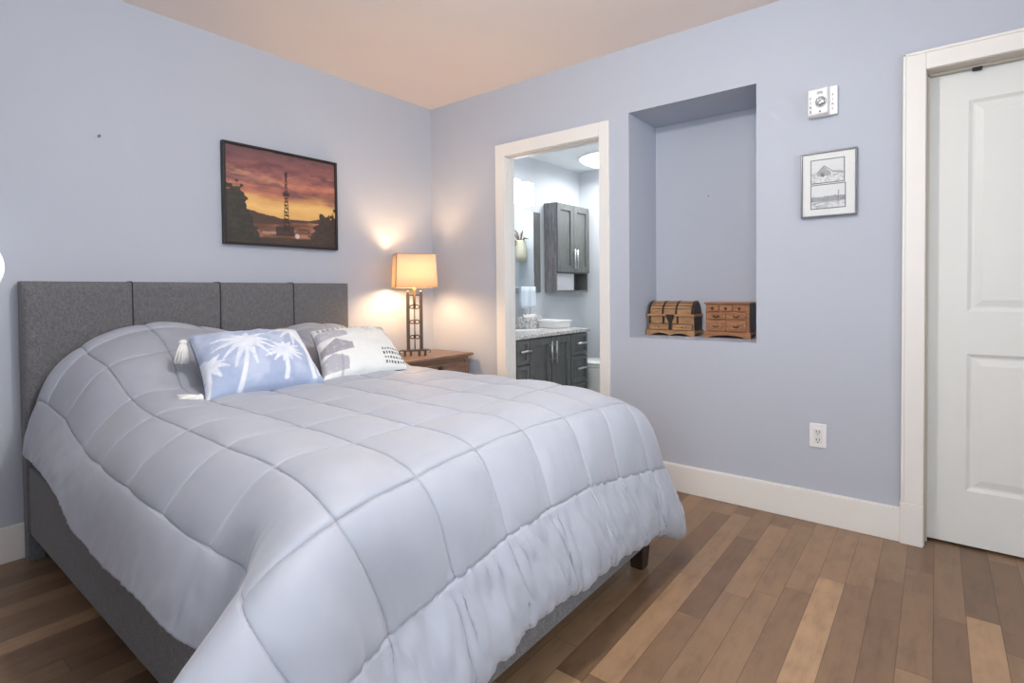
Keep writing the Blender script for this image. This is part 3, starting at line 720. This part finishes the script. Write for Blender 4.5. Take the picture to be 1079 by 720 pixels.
# ------------------------------------------------------------------ small frame with two sketches
fr = thing('sketch_frame', 'thin silver black frame holding two pencil landscape sketches on a white mat', 'picture', (-.01, -2.697, 1.468))
y0, y1, z0, z1 = -2.812, -2.583, 1.468, 1.776
M_fr = mat('pewter_frame', (104, 106, 112), .35, .6, var=.05)
mb = MB(); t = .007; mb.box(-.022, -.002, y0, y0+t, z0, z1).box(-.022, -.002, y1-t, y1, z0, z1).box(-.022, -.002, y0+t, y1-t, z0, z0+t).box(-.022, -.002, y0+t, y1-t, z1-t, z1)
mb.build('frame', M_fr, fr, bevel=.0015)
MB().box(-.012, -.002, y0+t, y1-t, z0+t, z1-t).build('mat_board', mat('mat_board', (246, 247, 246), .7, var=.01), fr)
def sketch(kind):
    def f(u, v):
        b = np.zeros(u.shape+(3,)); b[:] = (238, 240, 242); t = fb(u*16, v*16, 4, 40+kind)
        b = blend(b, np.clip((t-.45)*1.6, 0, .5)*(v < .5), (150, 152, 158))
        if kind == 0:
            b = blend(b, ((v > .30) & (v < .30+.34*np.clip(1-np.abs(u-.40)/.24, 0, 1)+.06) & (np.abs(u-.40) < .20)).astype(float)*.45, (120, 122, 130))
            b = blend(b, stroke(u, v, [(.16, .40), (.40, .72), (.66, .46)], .012, .012)*.8, (110, 112, 118)); b = blend(b, stroke(u, v, [(.66, .46), (.9, .40)], .03, .05)*.6, (140, 142, 148))
            b = blend(b, ((np.abs(u-.36) < .05) & (v > .28) & (v < .42)).astype(float)*.6, (100, 102, 108))
        else:
            b = blend(b, ((v > .30) & (v < .44+.12*fb(u*10, v*0, 3, 6))).astype(float)*.5, (120, 124, 130))
            b = blend(b, stroke(u, v, [(.05, .20), (.4, .30), (.7, .26), (.95, .34)], .02, .01)*.6, (130, 132, 138)); b = blend(b, stroke(u, v, [(.78, .2), (.80, .7)], .014, .02)*.5, (130, 132, 138))
        e = np.minimum(np.minimum(u, 1-u)*1.25, np.minimum(v, 1-v)); b = blend(b, (e < .035).astype(float)*.85, (104, 106, 112))
        return lin(b)
    return f
M_sk = attr_mat('sketch_paper', .8)
for q, (a, b, c, d) in enumerate(((-2.764, -2.623, 1.626, 1.740), (-2.768, -2.623, 1.506, 1.622))):
    gx, gz = 90, 72; U, V = np.meshgrid(np.linspace(0, 1, gx), np.linspace(0, 1, gz)); mb = MB()
    mb.grid([[(-.0128, b+(a-b)*U[i, j], c+(d-c)*V[i, j]) for j in range(gx)] for i in range(gz)], False)
    mb.col = np.concatenate([sketch(q)(U, V).reshape(-1, 3), np.ones((gx*gz, 1))], 1); mb.build('sketch', M_sk, fr, fixn=False)
MB().box(-.0165, -.0155, y0+t, y1-t, z0+t, z1-t).build('glass', M_glass, fr)

# ------------------------------------------------------------------ fire alarm strobe, outlet, nails
al = thing('fire_alarm', 'white wall mounted alarm with clear strobe lens above the small sketch frame', 'alarm', (0, -2.672, 1.935))
mb = MB(); mb.box(-.022, 0, -2.735, -2.612, 1.94, 2.072)
mb.add([(-.022, -2.612, 2.068), (-.022, -2.704, 2.072), (-.022, -2.704, 1.936), (-.022, -2.612, 1.938),
        (-.048, -2.618, 2.058), (-.056, -2.698, 2.062), (-.052, -2.698, 1.948), (-.042, -2.618, 1.946)],
       [(4, 5, 6, 7), (0, 1, 5, 4), (1, 2, 6, 5), (2, 3, 7, 6), (3, 0, 4, 7), (0, 3, 2, 1)])
mb.build('housing', M_white, al, bevel=.004, seg=3)
def clear():
    k = NT('strobe_lens'); k.b.inputs['Base Color'].default_value = (.62, .68, .72, 1); k.b.inputs['Roughness'].default_value = .08; k.b.inputs['Metallic'].default_value = .75
    k.bump(k.noise(k.coord(), 60, 2), .8, .004); return k.m
lens = MB(); n = 10
for (r, x) in ((0, 0),): pass
prof = [(.0, -.073), (.012, -.071), (.022, -.063), (.026, -.05), (.027, -.044)]
vs = []; fs = []
for r, x in prof:
    for k in range(n): vs.append((x, -2.672+r*math.cos(2*PI*k/n), 2.0+r*1.05*math.sin(2*PI*k/n)))
for i in range(len(prof)-1):
    for k in range(n): fs.append((i*n+k, i*n+(k+1) % n, (i+1)*n+(k+1) % n, (i+1)*n+k))
lens.add(vs, fs); lens.build('strobe_lens', clear(), al)
MB().box(-.0535, -.052, -2.69, -2.655, 2.036, 2.05).build('label_plate', mat('grey_label', (170, 172, 176), .5), al)
MB().tube([(-.046, -2.668, 1.957), (-.053, -2.668, 1.957)], .0035, 8).build('screw', M_dark, al)
def text(body, name, size, loc, rot, m, parent):
    cu = bpy.data.curves.new(name, 'FONT'); cu.body = body; cu.size = size; cu.align_x = 'CENTER'; cu.align_y = 'CENTER'; cu.extrude = .0004; cu.space_line = .95
    tmp = bpy.data.objects.new(name, cu); C.objects.link(tmp)
    dg = bpy.context.evaluated_depsgraph_get(); me = bpy.data.meshes.new_from_object(tmp.evaluated_get(dg)); bpy.data.objects.remove(tmp)
    o = bpy.data.objects.new(name, me); me.materials.append(m); C.objects.link(o); o.parent = parent
    M = MW[parent.name].inverted() @ (Matrix.Translation(loc) @ Matrix(rot).to_4x4()); o.matrix_local = M; MW[o.name] = MW[parent.name] @ M
    return o
# lettering stands on the wall's face: text right = -y, text up = +z, text normal = -x
ROT = ((0, 0, -1), (-1, 0, 0), (0, 1, 0))
M_letter = mat('grey_lettering', (92, 94, 100), .5)
for q, ch in enumerate('FIRE'):
    text(ch, 'letter', .018, (-.0495, -2.629, 2.022-.021*q), ROT, M_letter, al)
    text(ch, 'letter', .018, (-.0226, -2.716, 2.030-.021*q), ROT, M_letter, al)

ou = thing('wall_outlet', 'white electrical outlet plate low on the wall right of the niche', 'outlet', (0, -2.655, .362))
MB().box(-.007, 0, -2.692, -2.620, .365, .480).build('cover_plate', M_white, ou, bevel=.003, seg=3)
MB().box(-.010, -.005, -2.673, -2.639, .388, .457).build('receptacle', mat('outlet_face', (224, 224, 226), .4), ou, bevel=.002)
for z in (.442, .404):
    for y in (-2.650, -2.662): MB().box(-.0105, -.0095, y-.0015, y+.0015, z-.006, z+.006).build('slot', M_dark, ou)
    MB().tube([(-.0095, -2.656, z-.012), (-.0106, -2.656, z-.012)], .0028, 8).build('ground_hole', M_dark, ou)
M_nail = mat('steel_nail', (120, 118, 120), .4, .7)
nl = MB().tube([(-2.128, 0, 1.877), (-2.128, -.012, 1.879), (-2.128, -.012, 1.879), (-2.128, -.014, 1.879)], [.003, .003, .006, .005], 8).build('wall_nail', M_nail)
tag(nl, 'small bare nail in the wall left of the sunset picture', 'nail')
nl = MB().tube([(.39, -2.011, 1.696), (.376, -2.011, 1.698), (.376, -2.011, 1.698), (.374, -2.011, 1.698)], [.003, .003, .005, .004], 8).build('wall_nail', mat('painted_nail', (170, 174, 186), .5))
tag(nl, 'tiny painted nail in the back of the wall niche', 'nail')

# ------------------------------------------------------------------ wooden boxes in the niche
M_oak = wood('aged_pine', (118, 84, 54), (160, 120, 82), (190, 148, 104), 6, (14, 2, 14), .5, .1)
M_pine = wood('honey_pine', (128, 82, 52), (158, 108, 72), (182, 132, 92), 6, (14, 2, 14), .5, .1)
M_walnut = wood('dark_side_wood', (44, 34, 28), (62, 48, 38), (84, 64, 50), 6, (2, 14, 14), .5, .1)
M_strap = mat('dark_iron_strap', (58, 52, 48), .45, .6, var=.15, vscale=40)
FZ = NI[2]
tr = thing('wooden_trunk_box', 'small wooden treasure chest with domed lid and iron straps in wall niche', 'box', (.30, -1.835, FZ))
ya, yb, xa, xb = -1.975, -1.690, .225, .372; zr = .975
mb = MB(); mb.box(xa, xb, ya, yb, FZ+.03, zr-.006); mb.build('chest_body', M_oak, tr, bevel=.003)
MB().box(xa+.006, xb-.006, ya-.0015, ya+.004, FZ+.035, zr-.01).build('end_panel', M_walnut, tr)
pr = []
for k in range(15):
    a = PI*k/14; pr.append(((xa+xb)/2-math.cos(a)*(xb-xa)/2, zr+.008+math.sin(a)*.078))
mb = MB(); mb.prism(pr, 'y', ya+.004, yb-.004)
lid = mb.build('lid', M_oak, tr)
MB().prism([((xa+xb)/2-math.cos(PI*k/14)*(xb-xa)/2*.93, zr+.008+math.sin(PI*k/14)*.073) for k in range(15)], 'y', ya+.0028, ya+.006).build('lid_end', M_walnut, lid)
for a in (.42, .70, 1.0):           # battens between the lid boards
    x = (xa+xb)/2-math.cos(a)*(xb-xa)/2; z = zr+.008+math.sin(a)*.078
    MB().tube([(x-.0005, ya+.004, z), (x-.0005, yb-.004, z)], .0018, 6).build('lid_groove', M_walnut, lid)
for y in (-1.785, -1.868, yb-.008, ya+.010):
    P = []
    for k in range(11):
        a = PI*k/14; P.append([((xa+xb)/2-math.cos(a)*((xb-xa)/2+.002), y-.006, zr+.008+math.sin(a)*.0805), ((xa+xb)/2-math.cos(a)*((xb-xa)/2+.002), y+.006, zr+.008+math.sin(a)*.0805)])
    o = MB().grid(P).build('lid_strap', M_strap, lid); o.modifiers.new('s', 'SOLIDIFY').thickness = .0025
MB().box(xa-.010, xb+.004, ya-.006, yb+.006, zr-.006, zr+.008).build('rim', M_oak, tr, bevel=.003)
for a, b in ((-1.822, yb-.010), (ya+.010, -1.846)):
    dr = MB().box(xa-.005, xa+.01, a, b, FZ+.036, FZ+.070).build('drawer', M_oak, tr, bevel=.002)
    MB().box(xa-.0015, xa+.003, a-.004, b+.004, FZ+.034, FZ+.074).build('drawer_gap', M_walnut, tr)
    MB().tube([(xa-.004, (a+b)/2, FZ+.053), (xa-.010, (a+b)/2, FZ+.053)], .0035, 8).build('knob', M_strap, dr)
mb = MB(); mb.add([(xa-.012, -1.806, zr+.006), (xa-.012, -1.862, zr+.006), (xa-.012, -1.842, zr-.045), (xa-.012, -1.826, zr-.045), (xa-.004, -1.806, zr+.006), (xa-.004, -1.862, zr+.006), (xa-.004, -1.842, zr-.045), (xa-.004, -1.826, zr-.045)],
                  [(0, 1, 2, 3), (4, 7, 6, 5), (0, 4, 5, 1), (1, 5, 6, 2), (2, 6, 7, 3), (3, 7, 4, 0)])
mb.box(xa-.011, xa-.002, -1.840, -1.830, FZ+.036, zr-.04)
mb.build('hasp', M_strap, tr)
for y in (yb-.012, -1.79, -1.878): MB().box(xa-.004, xa+.003, y-.006, y+.006, FZ+.075, zr-.006).build('strap', M_strap, tr)
def apron(x0, x1, ya, yb, zb, zt, nfeet=2):
    pts = []; n = 28
    for k in range(n+1):
        t = k/n; y = ya+(yb-ya)*t
        e = min(t, 1-t); z = zb
        if e > .10: z = zb+.017*abs(math.sin((t-.10)/.8*PI*nfeet))**.7
        pts.append((y, z))
    pts += [(yb, zt), (ya, zt)]
    return MB().prism(pts, 'x', x0, x1)
apron(xa-.012, xa-.002, ya-.008, yb+.008, FZ, FZ+.033).build('base_skirt', M_oak, tr)
mb = MB(); mb.box(xa-.002, xb+.004, ya-.008, yb+.008, FZ+.020, FZ+.033); mb.box(xb-.02, xb, ya-.006, ya+.02, FZ, FZ+.02).box(xb-.02, xb, yb-.02, yb+.006, FZ, FZ+.02)
mb.build('base', M_oak, tr, bevel=.002)
hd = MB(); hd.tube([(.27, yb+.006, .94), (.275, yb+.010, .92), (.30, yb+.0115, .912), (.325, yb+.010, .92), (.33, yb+.006, .94)], .004, 8); hd.build('side_handle', M_strap, tr)

ch = thing('miniature_chest', 'miniature wooden chest of seven drawers right of the trunk in wall niche', 'box', (.30, -2.16, FZ))
ya, yb, xa, xb = -2.288, -2.040, .225, .375; zt = 1.056
MB().box(xa+.004, xb, ya+.004, yb-.004, FZ+.03, zt-.008).build('carcass', M_pine, ch, bevel=.002)
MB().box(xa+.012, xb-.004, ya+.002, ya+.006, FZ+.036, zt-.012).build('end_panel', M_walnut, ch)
MB().box(xa-.008, xb+.004, ya-.004, yb+.003, zt-.010, zt).build('top', M_pine, ch, bevel=.003)
apron(xa-.008, xa+.002, ya-.006, yb+.005, FZ, FZ+.034, 1).build('base_skirt', M_pine, ch)
mb = MB(); mb.box(xa+.002, xb+.002, ya-.006, yb+.005, FZ+.022, FZ+.034).box(xb-.02, xb, ya-.004, ya+.02, FZ, FZ+.022).box(xb-.02, xb, yb-.02, yb+.004, FZ, FZ+.022)
mb.build('base', M_pine, ch, bevel=.002)
fronts = []
a0, b0 = ya+.016, yb-.010
for k in range(3):
    q = (b0-a0)/3; fronts.append((a0+q*k+.004, a0+q*(k+1)-.004, 1.003, 1.040, 'knob'))
for k in range(2):
    q = (b0-a0)/2; fronts.append((a0+q*k+.003, a0+q*(k+1)-.003, .960, .995, 'pull')); fronts.append((a0+q*k+.003, a0+q*(k+1)-.003, .892, .950, 'deep'))
for (a, b, c, d, kind) in fronts:
    dr = MB().box(xa-.006, xa+.006, a, b, c, d).build('drawer', M_pine, ch, bevel=.0035)
    ym, zm = (a+b)/2, (c+d)/2
    if kind == 'deep':
        MB().box(xa-.009, xa-.004, a+.018, b-.018, c+.010, d-.010).build('raised_panel', M_pine, dr, bevel=.004)
    k = MB()
    if kind == 'knob': k.tube([(xa-.006, ym, zm), (xa-.012, ym, zm), (xa-.017, ym, zm), (xa-.019, ym, zm)], [.003, .006, .0065, .003], 10)
    else: k.tube([(xa-.006, ym-.016, zm+.002), (xa-.013, ym-.012, zm-.002), (xa-.014, ym, zm-.006), (xa-.013, ym+.012, zm-.002), (xa-.006, ym+.016, zm+.002)], .003, 8)
    k.build('knob' if kind == 'knob' else 'pull_handle', M_strap, dr)

# ------------------------------------------------------------------ bathroom things
M_cab = wood('grey_stained_wood', (80, 83, 83), (98, 101, 100), (112, 115, 114), 5, (10, 10, 1.5), .45, .1)
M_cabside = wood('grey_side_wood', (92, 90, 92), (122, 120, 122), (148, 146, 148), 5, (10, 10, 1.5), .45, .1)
def granite():
    k = NT('speckled_granite'); v = k.coord(); n = k.noise(v, 90, 4, .7)
    k.l(k.ramp(n, [(.36, s2l((96, 90, 86))), (.46, s2l((205, 202, 198))), (.6, s2l((236, 236, 234)))]), k.b.inputs['Base Color']); k.b.inputs['Roughness'].default_value = .15; return k.m
M_gran = granite()
def shaker(m, x0, x1, yf, z0, z1, st=.05, dep=.012, th=.02):
    m.box(x0, x0+st, yf, yf+th, z0, z1).box(x1-st, x1, yf, yf+th, z0, z1).box(x0+st, x1-st, yf, yf+th, z0, z0+st).box(x0+st, x1-st, yf, yf+th, z1-st, z1)
    m.box(x0+st, x1-st, yf+dep, yf+th, z0+st, z1-st); return m
def bar(p0, p1, yf, parent):
    m = MB(); x0, z0 = p0; x1, z1 = p1; m.tube([(x0, yf-.028, z0), (x1, yf-.028, z1)], .0075, 10)
    for t in (.18, .82): x = x0+(x1-x0)*t; z = z0+(z1-z0)*t; m.tube([(x, yf, z), (x, yf-.028, z)], .0045, 8)
    return m.build('bar_handle', M_chrome, parent)
va = thing('bathroom_vanity', 'dark grey bathroom vanity with drawers, doors and bar handles under stone counter', 'vanity', (.66, -.42, 0))
vx0, vx1, vf = .15, 1.175, -.685
MB().box(vx0, vx1, vf, BY1-.002, .09, .775).box(vx0+.02, vx1-.02, vf+.06, BY1-.002, 0, .09).build('cabinet_body', M_cab, va, bevel=.002)
f = vf-.02
for (x0, x1) in ((.16, .315), (.90, 1.165)):
    for (z0, z1) in ((.585, .765), (.35, .575), (.10, .34)):
        d = shaker(MB(), x0, x1, f, z0, z1, .032).build('drawer', M_cab, va, bevel=.0015)
        xm, zm = (x0+x1)/2, (z0+z1)/2+.01; hl = min(.075, (x1-x0)*.4); bar((xm-hl, zm), (xm+hl, zm), f, d)
for (x0, x1, hx) in ((.325, .602, .575), (.612, .89, .642)):
    d = shaker(MB(), x0, x1, f, .10, .765, .055).build('door', M_cab, va, bevel=.0015); bar((hx, .56), (hx, .735), f, d)
ct = MB().box(.135, 1.20, -.715, BY1-.002, .776, .803).build('counter_top', M_gran, va, bevel=.003)
sk = MB(); sk.lathe([(.20, .8035), (.205, .808), (.185, .808), (.17, .802), (.1, .8035), (0, .8032)], .58, -.44, 32, 1., .75).build('sink', M_porc, va)
fa = MB(); fa.tube([(.53, -.27, .803), (.53, -.27, .83)], .022, 14); fa.tube([(.53, -.27, .82), (.53, -.27, .91), (.53, -.29, .94), (.53, -.33, .945), (.53, -.37, .93)], .011, 10); fa.tube([(.53, -.27, .93), (.56, -.27, .96)], .006, 8)
fa.build('faucet', M_chrome, va)
tb = thing('tissue_box', 'speckled grey and white tissue box on the bathroom counter', 'box', (.945, -.235, .803), math.radians(4))
def speck():
    k = NT('speckled_card'); n = k.noise(k.coord(), 60, 3, .7); k.l(k.ramp(n, [(.4, s2l((150, 148, 146))), (.55, s2l((222, 222, 220)))]), k.b.inputs['Base Color']); return k.m
MB().box(-.125, .125, -.06, .06, 0, .10).build('carton', speck(), tb, local=True, bevel=.004)
mb = MB(); P = []
for i in range(9):
    P.append([((i/8-.5)*.20, (j/4-.5)*.02+.012*math.sin(i*2.1), .10+.028*(1-(j/2-1)**2)*(.7+.3*math.sin(i*2.7))) for j in range(5)])
mb.grid(P).build('tissue', M_white, tb, local=True)
wb = thing('lidded_box', 'plain white rectangular lidded box at the right end of bathroom counter', 'box', (1.085, -.38, .803), math.radians(-12))
MB().frustum(0, 0, 0, .052, .085, .15, .092, .158).build('box_base', M_white, wb, local=True, bevel=.006)
MB().box(-.098, .098, -.164, .164, .052, .07).build('lid', M_white, wb, local=True, bevel=.005)
ts = thing('hand_towel_stand', 'chrome countertop towel stand with a pale hand towel below bathroom mirror', 'towel stand', (.98, -.205, .803))
mb = MB(); mb.lathe([(.05, .803), (.05, .811), (.012, .815)], 1.03, -.19, 20); mb.tube([(1.03, -.19, .81), (1.03, -.19, 1.165)], .006, 8); mb.tube([(1.03, -.19, 1.165), (.80, -.215, 1.165)], .006, 8)
mb.build('stand', M_chrome, ts)
P = []
for j in range(14):
    t = j/13
    for_row = []
    for i in range(17):
        s = i/16; x = .83+.23*s; wv = .006*math.sin(s*14+t*2)
        if t < .5: z = 1.0+.17*(t/.5); y = -.198-.012
        else: z = 1.17-.19*((t-.5)/.5); y = -.198-.012-.022
        if abs(t-.5) < .06: z = 1.173
        for_row.append((x, y-.01*s*0+wv-.02*(1-s)*.6, z))
    P.append(for_row)
tw = MB().grid(P).build('hand_towel', mat('towel_cotton', (214, 226, 238), .95, var=.03, bump=.3, bscale=500), ts); tw.modifiers.new('s', 'SOLIDIFY').thickness = .006
# mirror
mi = thing('wall_mirror', 'bathroom mirror with dark grey side frame above the counter', 'mirror', (.75, BY1, 1.12))
k = NT('mirror_silver'); k.b.inputs['Base Color'].default_value = (.72, .79, .83, 1); k.b.inputs['Metallic'].default_value = 1; k.b.inputs['Roughness'].default_value = .015
MB().box(.26, 1.136, BY1-.014, BY1, 1.125, 1.86).build('mirror_glass', k.m, mi)
for a, b in ((1.136, 1.226), (.18, .26)): MB().box(a, b, BY1-.02, BY1, 1.12, 1.865).build('frame', M_cab, mi, bevel=.002)
# vanity light
vl = thing('vanity_light', 'glowing white glass light bar above the bathroom mirror', 'light', (.70, BY1, 1.9))
MB().box(.42, .98, BY1-.03, BY1, 1.93, 2.01).build('mount_plate', M_chrome, vl, bevel=.003)
for x in (.50, .70, .895):
    MB().frustum(x, BY1-.10, 1.885, 2.085, .062, .055, .055, .05).build('glass_shade', emat('frosted_glow_%d' % int(x*100), (248, 250, 255), 2.2), vl, bevel=.006)
lamp('AREA', 'vanity_light_glow', (.70, BY1-.17, 1.97), P_VAN, (1, .99, .98), (-math.radians(60), 0, 0), .5, .12)
# ceiling dome
dl = thing('ceiling_dome_light', 'round glowing white dome light on the bathroom ceiling', 'light', (1.62, -.80, BH2-.09))
MB().lathe([(.30, BH2-.012), (.305, BH2-.006), (.305, BH2)], 1.60, -.72, 40).build('rim', M_white, dl)
MB().lathe([(0, BH2-.085), (.10, BH2-.08), (.2, BH2-.06), (.27, BH2-.03), (.295, BH2-.012)], 1.60, -.72, 40).build('dome_glass', emat('dome_glow', (250, 252, 255), 2.4), dl)
lamp('AREA', 'ceiling_dome_glow', (1.60, -.72, BH2-.10), P_BATH, (1, .99, .98), (0, 0, 0), .5)
# wall cabinet
wc = thing('wall_cabinet', 'dark grey two door wall cabinet with open shelf in bathroom', 'cabinet', (1.61, -.22, 1.12))
cx0, cx1, cf, cz0, cz1 = 1.318, 1.90, -.285, 1.118, 1.968
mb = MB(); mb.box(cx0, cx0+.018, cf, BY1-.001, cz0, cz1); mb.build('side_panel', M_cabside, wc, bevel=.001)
MB().box(cx1-.018, cx1, cf, BY1-.001, cz0, cz1).build('side_panel', M_cab, wc, bevel=.001)
mb = MB(); mb.box(cx0+.018, cx1-.018, cf, BY1-.001, cz1-.018, cz1).box(cx0+.018, cx1-.018, cf, BY1-.001, cz0, cz0+.018).box(cx0+.018, cx1-.018, cf, BY1-.001, 1.30, 1.318).box(cx0+.018, cx1-.018, BY1-.012, BY1-.001, cz0, cz1)
mb.build('carcass', M_cab, wc)
MB().box(1.64, 1.652, cf+.01, BY1-.012, cz0+.018, 1.30).build('divider', M_cab, wc)
MB().box(cx0+.020, 1.638, cf+.004, cf+.02, cz0+.02, 1.298).build('pale_front_panel', mat('pale_panel', (190, 192, 198), .5), wc)
for (x0, x1, hx) in ((cx0, 1.607, 1.585), (1.611, cx1, 1.633)):
    d = shaker(MB(), x0, x1, cf-.02, 1.312, cz1-.004, .06).build('door', M_cab, wc, bevel=.0015); bar((hx, 1.345), (hx, 1.535), cf-.02, d)
# toilet
to = thing('toilet', 'white toilet beyond the bathroom vanity', 'toilet', (1.57, -.45, 0))
MB().box(1.37, 1.77, -.36, BY1-.012, .40, .725).build('tank', M_porc, to, bevel=.02, seg=3)
MB().box(1.36, 1.78, -.37, BY1-.008, .725, .755).build('tank_lid', M_porc, to, bevel=.008, seg=3)
MB().lathe([(.12, 0), (.13, .02), (.10, .12), (.11, .22), (.16, .33), (.185, .40), (.185, .425)], 1.57, -.58, 32, 1., 1.25).build('bowl', M_porc, to)
MB().box(1.48, 1.66, -.45, -.20, .0, .40).build('pedestal', M_porc, to, bevel=.03, seg=3)
MB().lathe([(.0, .426), (.19, .426), (.195, .435), (.19, .446), (0, .446)], 1.57, -.58, 36, 1., 1.25).build('seat', M_porc, to)
MB().lathe([(.0, .450), (.19, .450), (.196, .458), (.19, .472), (.1, .478), (0, .479)], 1.57, -.58, 36, 1., 1.25).build('seat_lid', M_porc, to)
MB().tube([(1.40, -.365, .67), (1.40, -.385, .67), (1.45, -.39, .665)], .008, 8).build('flush_lever', M_chrome, to)
# dried flower hanging seen in the mirror
de = thing('dried_flower_hanging', 'cream and brown dried flower wall hanging reflected in bathroom mirror', 'decoration', (BX, -.86, 1.46))
MB().lathe([(.012, 1.46), (.05, 1.475), (.062, 1.52), (.058, 1.62), (.05, 1.68), (.055, 1.70)], BX-.07, -.90, 20).build('pocket_vase', mat('cream_ceramic', (226, 218, 190), .5), de)
M_twig = mat('dried_leaf', (128, 104, 84), .8, var=.2, vscale=30)
for k, (dy, dz) in enumerate(((-.10, .14), (-.16, .06), (-.15, .0), (-.06, .18), (.04, .15), (-.13, -.08), (.1, .05))):
    b0 = Vector((BX-.08, -.90, 1.66)); e = Vector((BX-.10, -.90+dy*1.3, 1.66+dz))
    MB().tube([b0, b0.lerp(e, .5)+Vector((0, 0, .04)), e], [.006, .012, .003], 8).build('leaf_stem', M_twig, de)

# ------------------------------------------------------------------ globe sconce at the left edge, ceiling fixture overhead
gs = thing('globe_wall_lamp', 'white glowing globe wall lamp cut by the left edge beside the headboard', 'lamp', (-2.632, -.1, 1.11))
MB().tube([(-2.632, -.001, 1.245), (-2.632, -.016, 1.245)], .05, 20).build('wall_plate', M_chrome, gs)
MB().tube([(-2.632, -.014, 1.245), (-2.632, -.065, 1.245)], .014, 10).build('arm', M_chrome, gs)
MB().lathe([(.135*math.sin(PI*k/24), 1.245-.135*math.cos(PI*k/24)) for k in range(25)], -2.632, -.19, 32).build('globe', emat('opal_glow', (246, 250, 252), .45), gs)
cl = thing('ceiling_light', 'flush ceiling light with bare bulb over the foot of the bed', 'light', (-1.85, -2.25, H-.11))
MB().lathe([(.09, H-.03), (.10, H-.02), (.10, H)], -1.85, -2.25, 28).build('mount_plate', M_white, cl)
MB().lathe([(0, H-.155), (.03, H-.148), (.05, H-.12), (.052, H-.095), (.035, H-.06), (.02, H-.03)], -1.85, -2.25, 24).build('bulb', emat('ceiling_bulb', (255, 244, 230), 20), cl)
lamp('POINT', 'ceiling_bulb_light', (-1.85, -2.25, H-.22), P_CEIL, (1, .975, .95), radius=.05)
